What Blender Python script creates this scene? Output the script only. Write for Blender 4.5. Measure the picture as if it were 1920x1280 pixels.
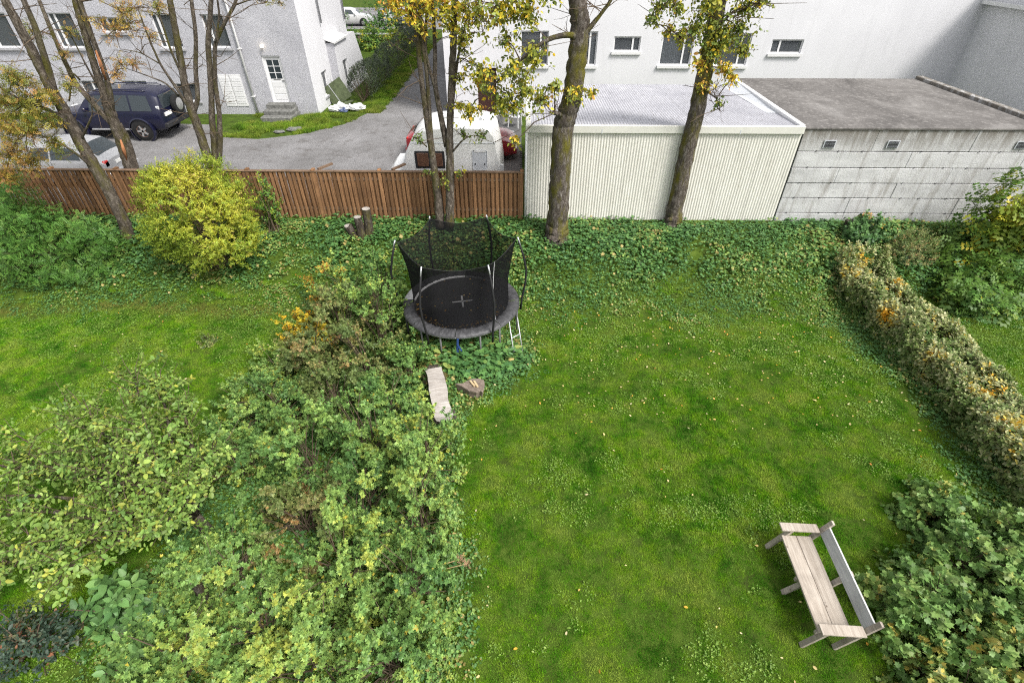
import bpy, bmesh, math, random
import numpy as np
from mathutils import Vector, Matrix
R = math.radians
rng = np.random.default_rng(11)
random.seed(5)
scene = bpy.context.scene
for o in list(bpy.data.objects): bpy.data.objects.remove(o)
COL = scene.collection

# ------------------------------------------------------------------ camera, sky, sun, exposure
CAM_H, PITCH, YAW, FPX = 8.3, R(38.8), R(0.9), 950.0
cam = bpy.data.cameras.new('camera'); cam.sensor_width = 36.0; cam.lens = FPX / 1920 * 36.0
cam.clip_start = 0.05; cam.clip_end = 2000
camo = bpy.data.objects.new('camera', cam); COL.objects.link(camo)
camo.location = (0, 0, CAM_H); camo.rotation_euler = (R(90) - PITCH, 0, YAW)
scene.camera = camo
SUN_EL, SUN_AZ = R(52), R(128)            # azimuth measured from +Y towards +X
w = bpy.data.worlds.new('World'); scene.world = w; w.use_nodes = True
nt = w.node_tree; nt.nodes.clear()
sky = nt.nodes.new('ShaderNodeTexSky'); sky.sky_type = 'NISHITA'; sky.sun_disc = False
sky.sun_elevation = SUN_EL; sky.sun_rotation = SUN_AZ; sky.dust_density = 4.0; sky.air_density = 1.0
hs = nt.nodes.new('ShaderNodeHueSaturation'); hs.inputs['Saturation'].default_value = 0.22   # cloud cover: a pale grey sky
bg = nt.nodes.new('ShaderNodeBackground'); bg.inputs['Strength'].default_value = 0.105
wo = nt.nodes.new('ShaderNodeOutputWorld')
nt.links.new(sky.outputs[0], hs.inputs['Color']); nt.links.new(hs.outputs[0], bg.inputs[0]); nt.links.new(bg.outputs[0], wo.inputs[0])
sun = bpy.data.lights.new('sun', 'SUN'); sun.energy = 1.5; sun.angle = R(13); sun.color = (1.0, 0.96, 0.90)
suno = bpy.data.objects.new('sun', sun); COL.objects.link(suno)
sd = Vector((math.sin(SUN_AZ) * math.cos(SUN_EL), math.cos(SUN_AZ) * math.cos(SUN_EL), math.sin(SUN_EL)))
suno.rotation_euler = sd.to_track_quat('Z', 'Y').to_euler(); suno.location = (20, -10, 30)
scene.view_settings.view_transform = 'Standard'; scene.view_settings.look = 'None'
scene.view_settings.exposure = 1.32; scene.view_settings.gamma = 1.0
scene.cycles.max_bounces = 6; scene.cycles.diffuse_bounces = 3; scene.cycles.glossy_bounces = 2; scene.cycles.transmission_bounces = 3; scene.cycles.transparent_max_bounces = 8
scene.cycles.use_adaptive_sampling = True; scene.cycles.adaptive_threshold = 0.01; scene.cycles.use_denoising = False; scene.cycles.pixel_filter_type = 'BLACKMAN_HARRIS'; scene.cycles.filter_width = 1.15

# ------------------------------------------------------------------ measuring: a sight line meets a real plane of the place
def ray(px, py):
    x = (px - 960) / FPX; v = (640 - py) / FPX
    d = np.array([x, math.cos(PITCH) + math.sin(PITCH) * v, -math.sin(PITCH) + math.cos(PITCH) * v])
    c, s = math.cos(YAW), math.sin(YAW)
    return np.array([c * d[0] - s * d[1], s * d[0] + c * d[1], d[2]])
def at_y(px, py, Y):
    d = ray(px, py); return np.array([0, 0, CAM_H]) + Y / d[1] * d
def at_z(px, py, z=0.0):
    d = ray(px, py); return np.array([0, 0, CAM_H]) + (z - CAM_H) / d[2] * d
def _h(i, j, s): 
    n = np.sin(i * 127.1 + j * 311.7 + s * 74.7) * 43758.5453
    return n - np.floor(n)
def vnoise(x, y, sc=1.0, s=0):
    x = np.asarray(x, float) / sc; y = np.asarray(y, float) / sc
    i, j = np.floor(x), np.floor(y); u, v = x - i, y - j
    u = u * u * (3 - 2 * u); v = v * v * (3 - 2 * v)
    return (_h(i, j, s) * (1 - u) + _h(i + 1, j, s) * u) * (1 - v) + (_h(i, j + 1, s) * (1 - u) + _h(i + 1, j + 1, s) * u) * v
def sstep(a, b, t):
    t = np.clip((np.asarray(t, float) - a) / (b - a), 0, 1); return t * t * (3 - 2 * t)
def ground_z(x, y):
    x = np.asarray(x, float); y = np.asarray(y, float)
    bank = 1.15 * sstep(11.4, 14.7, y + 0.5 * (vnoise(x, y, 2.5, 3) - .5)) + 0.24 * sstep(14.75, 15.35, y)
    und = (vnoise(x, y, 1.9, 1) - .5) * 0.09 + (vnoise(x, y, .6, 2) - .5) * 0.035
    return bank + und * (1 - sstep(14.6, 15.2, y))
def on_ground(px, py):
    z = 0.0
    for _ in range(12):
        p = at_z(px, py, z); z = 0.5 * z + 0.5 * float(ground_z(p[0], p[1]))
    return p

# ------------------------------------------------------------------ object helpers
def tag(o, label=None, cat=None, group=None, kind=None):
    if label: o['label'] = label
    if cat: o['category'] = cat
    if group: o['group'] = group
    if kind: o['kind'] = kind
    return o
def empty(name, loc=(0, 0, 0), rz=0, label=None, cat=None, group=None):
    o = bpy.data.objects.new(name, None); COL.objects.link(o); o.empty_display_size = .2
    o.location = loc; o.rotation_euler = (0, 0, rz)
    return tag(o, label, cat, group)
def link(name, me, mat=None, parent=None, loc=None, rot=None):
    o = bpy.data.objects.new(name, me); COL.objects.link(o)
    if mat is not None and len(me.materials) == 0: me.materials.append(mat)
    if parent is not None: o.parent = parent
    if loc is not None: o.location = loc
    if rot is not None: o.rotation_euler = rot
    return o
class MB:
    def __init__(self): self.v = []; self.f = []
    def add(self, vs, fs):
        n = len(self.v); self.v += [tuple(map(float, p)) for p in vs]; self.f += [tuple(i + n for i in f) for f in fs]; return self
    def box(self, a, b):
        (x0, y0, z0), (x1, y1, z1) = a, b
        return self.add([(x0,y0,z0),(x1,y0,z0),(x1,y1,z0),(x0,y1,z0),(x0,y0,z1),(x1,y0,z1),(x1,y1,z1),(x0,y1,z1)],
                        [(3,2,1,0),(4,5,6,7),(0,1,5,4),(1,2,6,5),(2,3,7,6),(3,0,4,7)])
    def bbox(self, a, b, e=.006):                      # box with chamfered edges
        (x0, y0, z0), (x1, y1, z1) = a, b
        bm = bmesh.new(); bmesh.ops.create_cube(bm, size=1)
        for v in bm.verts: v.co = Vector(((x0+x1)/2 + v.co.x*(x1-x0), (y0+y1)/2 + v.co.y*(y1-y0), (z0+z1)/2 + v.co.z*(z1-z0)))
        bmesh.ops.bevel(bm, geom=bm.edges[:], offset=e, segments=1, affect='EDGES')
        bm.verts.index_update(); self.add([v.co for v in bm.verts], [[v.index for v in f.verts] for f in bm.faces]); bm.free(); return self
    def bar(self, p, q, w, h, up=(0, 0, 1)):           # board from p to q
        p, q = Vector(p), Vector(q); d = (q - p).normalized(); s = d.cross(Vector(up))
        if s.length < 1e-4: s = d.cross(Vector((1, 0, 0)))
        s.normalize(); u = s.cross(d); s *= w / 2; u *= h / 2
        return self.add([p-s-u, p+s-u, p+s+u, p-s+u, q-s-u, q+s-u, q+s+u, q-s+u],
                        [(0,1,2,3),(7,6,5,4),(1,0,4,5),(2,1,5,6),(3,2,6,7),(0,3,7,4)])
    def tube(self, pts, rad, seg=8, cap=True, rough=0.0, rs=None):
        pts = [Vector(p) for p in pts]; n = len(pts)
        if not hasattr(rad, '__len__'): rad = [rad] * n
        base = len(self.v); vs = []; a = None
        for i, p in enumerate(pts):
            t = (pts[min(i+1, n-1)] - pts[max(i-1, 0)])
            t = t.normalized() if t.length > 1e-9 else Vector((0, 0, 1))
            if a is None:
                a = t.cross(Vector((0, 1, 0)));
                if a.length < .1: a = t.cross(Vector((1, 0, 0)))
            a = (a - t * a.dot(t)).normalized(); b = t.cross(a)
            for k in range(seg):
                th = 2 * math.pi * k / seg; rr = rad[i]
                if rough: rr *= 1 + rough * ((rs or random).random() - .5)
                vs.append(p + (a * math.cos(th) + b * math.sin(th)) * rr)
        fs = [(i*seg+k, i*seg+(k+1) % seg, (i+1)*seg+(k+1) % seg, (i+1)*seg+k) for i in range(n-1) for k in range(seg)]
        if cap: fs += [tuple(range(seg))[::-1], tuple((n-1)*seg + k for k in range(seg))]
        return self.add(vs, fs)
    def lathe(self, prof, seg=20, c=(0, 0, 0), axis='z'):
        vs = []; n = len(prof)
        for r, z in prof:
            for k in range(seg):
                th = 2 * math.pi * k / seg; x, y = r * math.cos(th), r * math.sin(th)
                p = (x, y, z) if axis == 'z' else ((x, z, y) if axis == 'y' else (z, x, y))
                vs.append((c[0]+p[0], c[1]+p[1], c[2]+p[2]))
        fs = [(i*seg+k, i*seg+(k+1) % seg, (i+1)*seg+(k+1) % seg, (i+1)*seg+k) for i in range(n-1) for k in range(seg)]
        return self.add(vs, fs)
    def prism(self, poly, y0, y1):                     # polygon in x,z pushed along y
        n = len(poly)
        return self.add([(x, y0, z) for x, z in poly] + [(x, y1, z) for x, z in poly],
                        [tuple(range(n)), tuple(range(n, 2*n))[::-1]] + [((k+1) % n, k, n+k, n+(k+1) % n) for k in range(n)])
    def build(self, name, mat, parent=None, smooth=False, angle=None, loc=None, rot=None):
        me = bpy.data.meshes.new(name); me.from_pydata(self.v, [], self.f); me.validate()
        bm = bmesh.new(); bm.from_mesh(me); bmesh.ops.recalc_face_normals(bm, faces=bm.faces[:]); bm.to_mesh(me); bm.free()
        if smooth:
            me.polygons.foreach_set('use_smooth', [True] * len(me.polygons))
            if angle: me.set_sharp_from_angle(angle=R(angle))
        return link(name, me, mat, parent, loc, rot)

# ------------------------------------------------------------------ materials
def lin(c):
    return tuple((x/12.92 if x <= .04045 else ((x+.055)/1.055)**2.4) for x in c)
def srgb(r, g, b): return lin((r/255, g/255, b/255))
def new_mat(name):
    m = bpy.data.materials.new(name); m.use_nodes = True; n = m.node_tree; n.nodes.clear(); return m, n
def N(n, t, **kw):
    x = n.nodes.new(t)
    for k, v in kw.items(): setattr(x, k, v)
    return x
def sock(n, s, v):
    if hasattr(v, 'is_output') or hasattr(v, 'links'): n.links.new(v, s)
    else: s.default_value = (*v, 1) if isinstance(v, (tuple, list)) and len(v) == 3 and s.type == 'RGBA' else v
def noise(n, scale, detail=4, coord='Object', rough=.55, stretch=None, dist=0.0):
    if coord == 'World': src = N(n, 'ShaderNodeNewGeometry').outputs['Position']
    else: src = N(n, 'ShaderNodeTexCoord').outputs[coord]
    if stretch:
        mp = N(n, 'ShaderNodeMapping'); mp.inputs['Scale'].default_value = stretch; n.links.new(src, mp.inputs[0]); src = mp.outputs[0]
    t = N(n, 'ShaderNodeTexNoise'); t.inputs['Scale'].default_value = scale; t.inputs['Detail'].default_value = detail
    t.inputs['Roughness'].default_value = rough; t.inputs['Distortion'].default_value = dist
    n.links.new(src, t.inputs['Vector']); return t.outputs['Fac']
def ramp(n, fac, stops):
    r = N(n, 'ShaderNodeValToRGB'); e = r.color_ramp.elements
    while len(e) < len(stops): e.new(.5)
    for k, (p, c) in enumerate(stops): e[k].position = p; e[k].color = (*c, 1) if len(c) == 3 else c
    n.links.new(fac, r.inputs[0]); return r.outputs[0]
def g(v): return (v, v, v)
def mixc(n, fac, a, b, mode='MIX'):
    m = N(n, 'ShaderNodeMix', data_type='RGBA', blend_type=mode)
    sock(n, m.inputs[0], fac); sock(n, m.inputs[6], a); sock(n, m.inputs[7], b); return m.outputs[2]
def math_(n, op, a, b=0.0):
    m = N(n, 'ShaderNodeMath', operation=op); sock(n, m.inputs[0], a); sock(n, m.inputs[1], b); return m.outputs[0]
def finish(m, n, col, rough=.6, spec=.4, metal=0.0, bump=None, bstr=.3, bdist=.02, coat=0.0):
    p = N(n, 'ShaderNodeBsdfPrincipled'); o = N(n, 'ShaderNodeOutputMaterial')
    sock(n, p.inputs['Base Color'], col); sock(n, p.inputs['Roughness'], rough); p.inputs['Specular IOR Level'].default_value = spec
    p.inputs['Metallic'].default_value = metal; p.inputs['Coat Weight'].default_value = coat
    if bump is not None:
        b = N(n, 'ShaderNodeBump'); b.inputs['Strength'].default_value = bstr; b.inputs['Distance'].default_value = bdist
        n.links.new(bump, b.inputs['Height']); n.links.new(b.outputs[0], p.inputs['Normal'])
    n.links.new(p.outputs[0], o.inputs[0]); return m
def plain(name, col, rough=.6, spec=.4, metal=0.0, var=.12, scale=6.0, coat=0.0, bstr=.15, coord='Object'):
    m, n = new_mat(name); f = noise(n, scale, 5, coord)
    c = ramp(n, f, [(.3, tuple(x*(1-var) for x in col)), (.7, tuple(min(1, x*(1+var)) for x in col))])
    return finish(m, n, c, rough, spec, metal, noise(n, scale*9, 3, coord) if bstr else None, bstr, .01, coat)
def wood(name, a, b, grain=(1, 1, 14), rand=.35, scale=4.0, rough=.8, knots=None):
    m, n = new_mat(name); f = noise(n, scale, 6, 'Object', .65, grain, .4)
    c = ramp(n, f, [(.28, a), (.72, b)])
    oi = N(n, 'ShaderNodeObjectInfo'); k = math_(n, 'MULTIPLY_ADD', oi.outputs['Random'], rand); n.nodes[-1].inputs[2].default_value = 1 - rand/2
    c = mixc(n, 1.0, c, k, 'MULTIPLY')
    big = noise(n, 2.2, 4, 'World'); c = mixc(n, math_(n, 'MULTIPLY', ramp(n, big, [(.45, g(0)), (.75, g(1))]), .45), c, tuple(x*.55 for x in a))
    if knots:
        v = N(n, 'ShaderNodeTexVoronoi'); v.inputs['Scale'].default_value = knots; tc = N(n, 'ShaderNodeTexCoord'); n.links.new(tc.outputs['Object'], v.inputs[0])
        c = mixc(n, math_(n, 'MULTIPLY', ramp(n, v.outputs['Distance'], [(.05, g(1)), (.13, g(0))]), .7), c, (.07, .045, .03))
    return finish(m, n, c, rough, .25, 0, f, .5, .006)
def leafmat(name, stops, rough=.5, trans=.22, val=.65):
    m, n = new_mat(name)
    hue = N(n, 'ShaderNodeAttribute', attribute_name='hue'); rnd = N(n, 'ShaderNodeAttribute', attribute_name='rnd')
    c = ramp(n, hue.outputs['Fac'], stops)
    k = math_(n, 'MULTIPLY_ADD', rnd.outputs['Fac'], val); n.nodes[-1].inputs[2].default_value = 1 - val/2
    c = mixc(n, 1.0, c, k, 'MULTIPLY')
    p = N(n, 'ShaderNodeBsdfPrincipled'); sock(n, p.inputs['Base Color'], c); p.inputs['Roughness'].default_value = rough; p.inputs['Specular IOR Level'].default_value = .35
    t = N(n, 'ShaderNodeBsdfTranslucent'); n.links.new(c, t.inputs[0])
    mx = N(n, 'ShaderNodeMixShader'); mx.inputs[0].default_value = trans; n.links.new(p.outputs[0], mx.inputs[1]); n.links.new(t.outputs[0], mx.inputs[2])
    o = N(n, 'ShaderNodeOutputMaterial'); n.links.new(mx.outputs[0], o.inputs[0]); return m
def bark(name, dark, light, moss, amount=.5):
    m, n = new_mat(name)
    f = noise(n, 14, 9, 'Object', .78, (1, 1, .4), .8); c = ramp(n, f, [(.34, tuple(x*.5 for x in dark)), (.5, dark), (.68, light)])
    ms = noise(n, 2.4, 5, 'Object', .6, (1.4, 1.4, .5)); c = mixc(n, ramp(n, ms, [(.62 - amount*.3, g(0)), (.74 - amount*.2, g(1))]), c, moss)
    return finish(m, n, c, .9, .15, 0, f, 1.0, .05)

M = {}
GREEN = srgb
# lawn blades: colour patches are the sward's own, laid over the ground in metres
def lawn_mat():
    m, n = new_mat('lawn_blades')
    big = noise(n, 1.15, 7, 'World', .68, None, .3); mid = noise(n, 3.6, 6, 'World', .7); sml = noise(n, 16, 3, 'World')
    c = ramp(n, big, [(.37, (.032, .138, .004)), (.46, (.080, .240, .005)), (.535, (.180, .345, .010)), (.62, (.290, .390, .052))])
    c = mixc(n, math_(n, 'MULTIPLY', ramp(n, mid, [(.49, g(0)), (.58, g(1))]), .5), c, (.240, .345, .062))
    c = mixc(n, math_(n, 'MULTIPLY', ramp(n, sml, [(.5, g(0)), (.75, g(1))]), .5), c, (.050, .130, .010))
    a = N(n, 'ShaderNodeAttribute', attribute_name='dry', attribute_type='INSTANCER')
    c = mixc(n, a.outputs['Fac'], c, (.20, .165, .05))
    r = N(n, 'ShaderNodeAttribute', attribute_name='rnd')
    k = math_(n, 'MULTIPLY_ADD', r.outputs['Fac'], .9); n.nodes[-1].inputs[2].default_value = .55
    c = mixc(n, 1.0, c, k, 'MULTIPLY')
    p = N(n, 'ShaderNodeBsdfPrincipled'); sock(n, p.inputs['Base Color'], c); p.inputs['Roughness'].default_value = .65; p.inputs['Specular IOR Level'].default_value = .12
    t = N(n, 'ShaderNodeBsdfTranslucent'); n.links.new(c, t.inputs[0]); mx = N(n, 'ShaderNodeMixShader'); mx.inputs[0].default_value = .3
    n.links.new(p.outputs[0], mx.inputs[1]); n.links.new(t.outputs[0], mx.inputs[2]); o = N(n, 'ShaderNodeOutputMaterial'); n.links.new(mx.outputs[0], o.inputs[0])
    return m
M['blades'] = lawn_mat()
m, n = new_mat('garden_soil'); f = noise(n, 3, 7, 'World', .65)
M['soil'] = finish(m, n, ramp(n, f, [(.3, (.030, .040, .009)), (.5, (.050, .085, .010)), (.72, (.080, .120, .018))]), .95, .1, 0, noise(n, 30, 4, 'World'), .6, .03)
m, n = new_mat('gravel_asphalt'); f = noise(n, .55, 6, 'World', .6); s = noise(n, 42, 3, 'World', .7); s2 = noise(n, 2.6, 5, 'World', .65)
c = ramp(n, f, [(.3, (.140, .136, .134)), (.7, (.230, .226, .228))]); c = mixc(n, .9, c, ramp(n, s, [(.30, g(.28)), (.52, g(1.0)), (.72, g(1.9))]), 'MULTIPLY')
c = mixc(n, math_(n, 'MULTIPLY', ramp(n, s2, [(.52, g(0)), (.72, g(1))]), .6), c, (.075, .066, .058))
M['gravel'] = finish(m, n, c, .9, .2, 0, s, .7, .02)
m, n = new_mat('plaster_grey'); f = noise(n, .8, 6, 'World', .6); s = noise(n, 60, 4, 'World', .7)
M['plaster_grey'] = finish(m, n, mixc(n, .5, ramp(n, f, [(.3, (.40, .40, .43)), (.7, (.50, .50, .53))]), ramp(n, s, [(.35, g(.55)), (.65, g(1.25))]), 'MULTIPLY'), .9, .2, 0, s, .9, .03)
m, n = new_mat('plaster_white_and_lit_side'); f = noise(n, .5, 6, 'World', .6); s = noise(n, 45, 3, 'World')
sk = noise(n, 2.2, 7, 'World', .7, (1.5, 1.5, .12), .3)
M['plaster_white_and_lit_side'] = finish(m, n, mixc(n, math_(n, 'MULTIPLY', ramp(n, sk, [(.52, g(0)), (.72, g(1))]), .16), ramp(n, f, [(.3, (.61, .61, .63)), (.7, (.68, .68, .70))]), (.30, .30, .30)), .85, .25, 0, s, .12, .01)  # also used on the grey house's side, where it paints in light
m, n = new_mat('board_marked_concrete'); f = noise(n, 1.1, 7, 'World', .65, (1, 1, 3)); st = noise(n, 3.0, 6, 'World', .7, (1.6, 1, .22), .5); s = noise(n, 30, 4, 'World')
c = ramp(n, f, [(.3, (.40, .40, .40)), (.7, (.56, .56, .56))])
gz = N(n, 'ShaderNodeSeparateXYZ'); gp = N(n, 'ShaderNodeNewGeometry'); n.links.new(gp.outputs['Position'], gz.inputs[0])
up = N(n, 'ShaderNodeMapRange'); up.inputs[1].default_value = 3.35; up.inputs[2].default_value = 4.0; n.links.new(gz.outputs['Z'], up.inputs[0])
sm = math_(n, 'MULTIPLY', ramp(n, st, [(.50, g(0)), (.66, g(1))]), .55)
c = mixc(n, sm, c, (.20, .18, .155))                                  # rain streaks
c = mixc(n, math_(n, 'MULTIPLY', math_(n, 'MULTIPLY', up.outputs[0], ramp(n, st, [(.30, g(0)), (.52, g(1))])), .85), c, (.115, .098, .075))   # lichen under the roof edge
M['concrete'] = finish(m, n, c, .9, .2, 0, s, .5, .02)
M['joint'] = plain('joint_mortar', (.10, .10, .10), .95, .1)
m, n = new_mat('roofing_felt'); f = noise(n, .7, 7, 'World', .65, (1, .6, 1), .8); s = noise(n, 9, 5, 'World')
M['felt'] = finish(m, n, mixc(n, math_(n, 'MULTIPLY', ramp(n, s, [(.52, g(0)), (.7, g(1))]), .5), ramp(n, f, [(.3, (.080, .075, .071)), (.52, (.132, .124, .117)), (.74, (.22, .21, .20))]), (.30, .285, .27)), .9, .2, 0, s, .4, .02)
m, n = new_mat('painted_corrugated_iron'); f = noise(n, 1.2, 6, 'World', .6, (3, 1, .6)); s = noise(n, 7, 6, 'World', .7)
M['iron'] = finish(m, n, mixc(n, math_(n, 'MULTIPLY', ramp(n, s, [(.56, g(0)), (.70, g(1))]), .4), ramp(n, f, [(.3, (.55, .535, .485)), (.7, (.66, .645, .59))]), (.36, .31, .23)), .55, .4)
m, n = new_mat('worn_roof_iron'); f = noise(n, .9, 6, 'World', .6); s = noise(n, 11, 5, 'World', .75, (1.5, .7, 1))
M['roof_iron'] = finish(m, n, mixc(n, math_(n, 'MULTIPLY', ramp(n, s, [(.57, g(0)), (.64, g(1))]), .7), ramp(n, f, [(.3, (.33, .33, .36)), (.7, (.44, .44, .47))]), (.13, .115, .105)), .5, .4)
M['white_paint'] = plain('white_paint', (.66, .66, .66), .45, .4, var=.04, scale=3, bstr=.05)
M['trim_white'] = plain('window_trim_white', (.68, .68, .68), .4, .4, var=.03, bstr=0)
M['cream_trim'] = plain('cream_trim', (.60, .59, .54), .5, .4, var=.05, bstr=.05)
M['grey_stone'] = plain('step_stone', (.15, .15, .14), .95, .2, var=.4, scale=9, bstr=.6)
M['sill_grey'] = plain('sill_concrete', (.34, .34, .35), .9, .2, var=.15, scale=8)
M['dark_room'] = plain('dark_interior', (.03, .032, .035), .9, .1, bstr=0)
M['curtain'] = plain('curtain_cloth', (.42, .47, .50), .9, .1, var=.2, scale=3, bstr=0)
M['curtain_white'] = plain('net_curtain', (.62, .64, .64), .9, .1, var=.1, scale=3, bstr=0)
def glass(name, tint, tr):
    m, n = new_mat(name); p = N(n, 'ShaderNodeBsdfPrincipled'); p.inputs['Base Color'].default_value = (*tint, 1); p.inputs['Roughness'].default_value = .06; p.inputs['Specular IOR Level'].default_value = .6
    t = N(n, 'ShaderNodeBsdfTransparent'); mx = N(n, 'ShaderNodeMixShader'); mx.inputs[0].default_value = tr
    n.links.new(p.outputs[0], mx.inputs[1]); n.links.new(t.outputs[0], mx.inputs[2]); o = N(n, 'ShaderNodeOutputMaterial'); n.links.new(mx.outputs[0], o.inputs[0]); return m
M['pane'] = glass('window_glass', (.11, .12, .13), .50)
M['car_glass'] = glass('car_glass', (.035, .045, .05), .12)
M['brown_glass'] = glass('smoked_brown_glass', (.14, .075, .05), .15)
def carpaint(name, c, coat=1.0): 
    m, n = new_mat(name); f = noise(n, 3, 4, 'Object'); return finish(m, n, ramp(n, f, [(.3, tuple(x*.9 for x in c)), (.7, tuple(min(1, x*1.08) for x in c))]), .32, .5, 0, None, coat=coat)
M['navy'] = carpaint('navy_car_paint', (.006, .007, .026), .35)
M['silver'] = carpaint('silver_car_paint', (.32, .325, .335), .5)
M['red'] = carpaint('dark_red_car_paint', (.26, .012, .018))
M['white_car'] = carpaint('white_car_paint', (.5, .5, .5))
M['caravan'] = plain('caravan_shell', (.72, .72, .705), .35, .5, var=.04, scale=2, bstr=.03)
M['caravan_grey'] = plain('caravan_hatch_grey', (.50, .52, .55), .4, .4, var=.05, bstr=0)
M['tyre'] = plain('tyre_rubber', (.018, .018, .018), .85, .2, bstr=.1)
M['rim'] = plain('wheel_metal', (.42, .42, .42), .35, .5, .6, var=.15, bstr=0)
M['rim_brown'] = plain('rusty_wheel_centre', (.20, .13, .10), .5, .4, .3, bstr=0)
M['black_plastic'] = plain('black_plastic', (.022, .022, .024), .6, .3, bstr=0)
M['chrome'] = plain('dull_metal', (.45, .45, .45), .35, .5, .7, bstr=0)
M['lamp_red'] = plain('tail_light_red', (.42, .015, .012), .25, .5, bstr=0)
M['lamp_clear'] = plain('head_light_clear', (.55, .56, .56), .2, .5, bstr=0)
M['plate'] = plain('number_plate', (.70, .70, .68), .4, .4, bstr=0)
M['fence_wood'] = wood('stained_fence_wood', (.130, .064, .030), (.315, .172, .084), (9, 9, .7), .7, 3.0)
M['fence_rail'] = wood('weathered_fence_rail', (.095, .055, .032), (.22, .15, .10), (.5, 8, 8), .2, 3.0)
M['bench_wood'] = wood('silvered_bench_wood', (.24, .20, .16), (.47, .42, .36), (11, .6, 11), .22, 3.0, knots=5.5)
M['bench_grey'] = wood('grey_bench_wood', (.34, .34, .335), (.56, .56, .555), (11, .6, 11), .15, 3.0)
M['log_wood'] = wood('split_log_wood', (.22, .19, .16), (.48, .45, .42), (9, .7, 9), .1, 3.0)
M['cut_wood'] = wood('old_cut_wood', (.11, .085, .065), (.27, .22, .18), (5, 5, 5), .2, 4.0)
M['pale_wood'] = wood('fresh_split_wood', (.42, .30, .16), (.66, .53, .33), (8, 8, 1), .1, 5.0)
M['bark_grey'] = bark('bark_grey_moss', (.085, .070, .058), (.270, .245, .220), (.115, .105, .016), .50)
M['bark_rowan'] = bark('bark_rowan', (.095, .078, .062), (.275, .240, .200), (.090, .082, .022), .45)
M['bark_scar'] = plain('bare_orange_wood', (.34, .15, .07), .85, .2, var=.4, scale=5)
M['bark_log'] = bark('bark_log', (.055, .045, .035), (.20, .175, .15), (.10, .09, .03), .4)
M['twig'] = plain('twig_bark', (.105, .078, .055), .9, .15, var=.3, scale=12)
M['twig_pale'] = plain('dry_pale_twig', (.34, .28, .20), .9, .15, var=.25, scale=12)
M['black_pad'] = plain('black_vinyl_pad', (.055, .055, .058), .5, .4, var=.35, scale=9, bstr=.4)
M['grey_pad'] = plain('grey_vinyl_underside', (.42, .42, .43), .55, .4, var=.3, scale=9, bstr=.4)
m, n = new_mat('trampoline_fabric'); f = noise(n, 1.6, 6, 'Object'); s = noise(n, 26, 3, 'Object')
M['mat'] = finish(m, n, mixc(n, ramp(n, s, [(.66, g(0)), (.74, g(1))]), ramp(n, f, [(.3, (.020, .020, .021)), (.7, (.034, .034, .035))]), (.055, .052, .048)), .8, .2)
m, n = new_mat('safety_net'); p = N(n, 'ShaderNodeBsdfDiffuse'); p.inputs[0].default_value = (.012, .012, .013, 1); t = N(n, 'ShaderNodeBsdfTransparent'); mx = N(n, 'ShaderNodeMixShader'); mx.inputs[0].default_value = .21
n.links.new(p.outputs[0], mx.inputs[1]); n.links.new(t.outputs[0], mx.inputs[2]); o = N(n, 'ShaderNodeOutputMaterial'); n.links.new(mx.outputs[0], o.inputs[0]); M['net'] = m
M['leg_steel'] = plain('dull_grey_leg', (.12, .12, .12), .6, .3, bstr=0)
M['foam'] = plain('black_foam_sleeve', (.016, .016, .017), .7, .3, bstr=.1)
M['steel'] = plain('galvanised_steel', (.52, .53, .54), .4, .5, .5, bstr=.05)
M['tape_white'] = plain('white_stitched_tape', (.50, .50, .50), .7, .3, bstr=0)
M['blue_strap'] = plain('blue_strap', (.02, .05, .16), .6, .3, bstr=0)
M['green_canvas'] = plain('green_canvas', (.085, .105, .055), .8, .2, var=.3)
M['bag_white'] = plain('white_plastic_sack', (.62, .62, .63), .5, .4, var=.2, scale=4)
M['bag_blue'] = plain('blue_plastic_sack', (.10, .13, .24), .5, .4, var=.3, scale=4)
M['terracotta'] = plain('white_plant_pot', (.52, .51, .48), .7, .3)
M['paver'] = plain('grey_brick_paver', (.17, .155, .145), .9, .2, var=.3, scale=7, bstr=.4)
M['brown_door'] = plain('dark_brown_door', (.045, .018, .014), .5, .4, var=.2)
m, n = new_mat('lit_globe'); e = N(n, 'ShaderNodeEmission'); e.inputs[0].default_value = (1, .85, .6, 1); e.inputs[1].default_value = 2.5; o = N(n, 'ShaderNodeOutputMaterial'); n.links.new(e.outputs[0], o.inputs[0]); M['globe'] = m; m.cycles.emission_sampling = 'NONE'
# foliage: hue runs along one plant's own leaf colours
M['lf_currant'] = leafmat('leaf_currant', [(0, (.072, .160, .040)), (.4, (.145, .265, .066)), (.7, (.250, .375, .086)), (.92, (.36, .43, .08)), (.98, (.48, .38, .05)), (1, (.46, .25, .04))])
M['lf_olive'] = leafmat('leaf_olive_brown', [(0, (.080, .130, .035)), (.5, (.165, .215, .060)), (.8, (.27, .23, .085)), (1, (.36, .21, .08))])
M['lf_yellow'] = leafmat('leaf_yellow', [(0, (.20, .22, .03)), (.5, (.58, .43, .03)), (1, (.64, .32, .03))])
M['lf_golden'] = leafmat('leaf_golden_green', [(0, (.125, .215, .022)), (.45, (.265, .335, .030)), (.75, (.45, .44, .038)), (1, (.49, .37, .12))], val=.45)
M['lf_fern'] = leafmat('leaf_dark_feathery', [(0, (.040, .115, .018)), (.6, (.088, .205, .030)), (1, (.165, .280, .052))])
M['lf_rowan'] = leafmat('leaf_rowan_autumn', [(0, (.110, .150, .030)), (.4, (.22, .22, .036)), (.7, (.38, .25, .04)), (1, (.42, .20, .08))])
M['lf_poplar'] = leafmat('leaf_poplar_autumn', [(0, (.105, .165, .036)), (.42, (.25, .28, .045)), (.66, (.46, .42, .04)), (.88, (.72, .50, .03)), (1, (.58, .31, .06))], val=.45)
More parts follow.
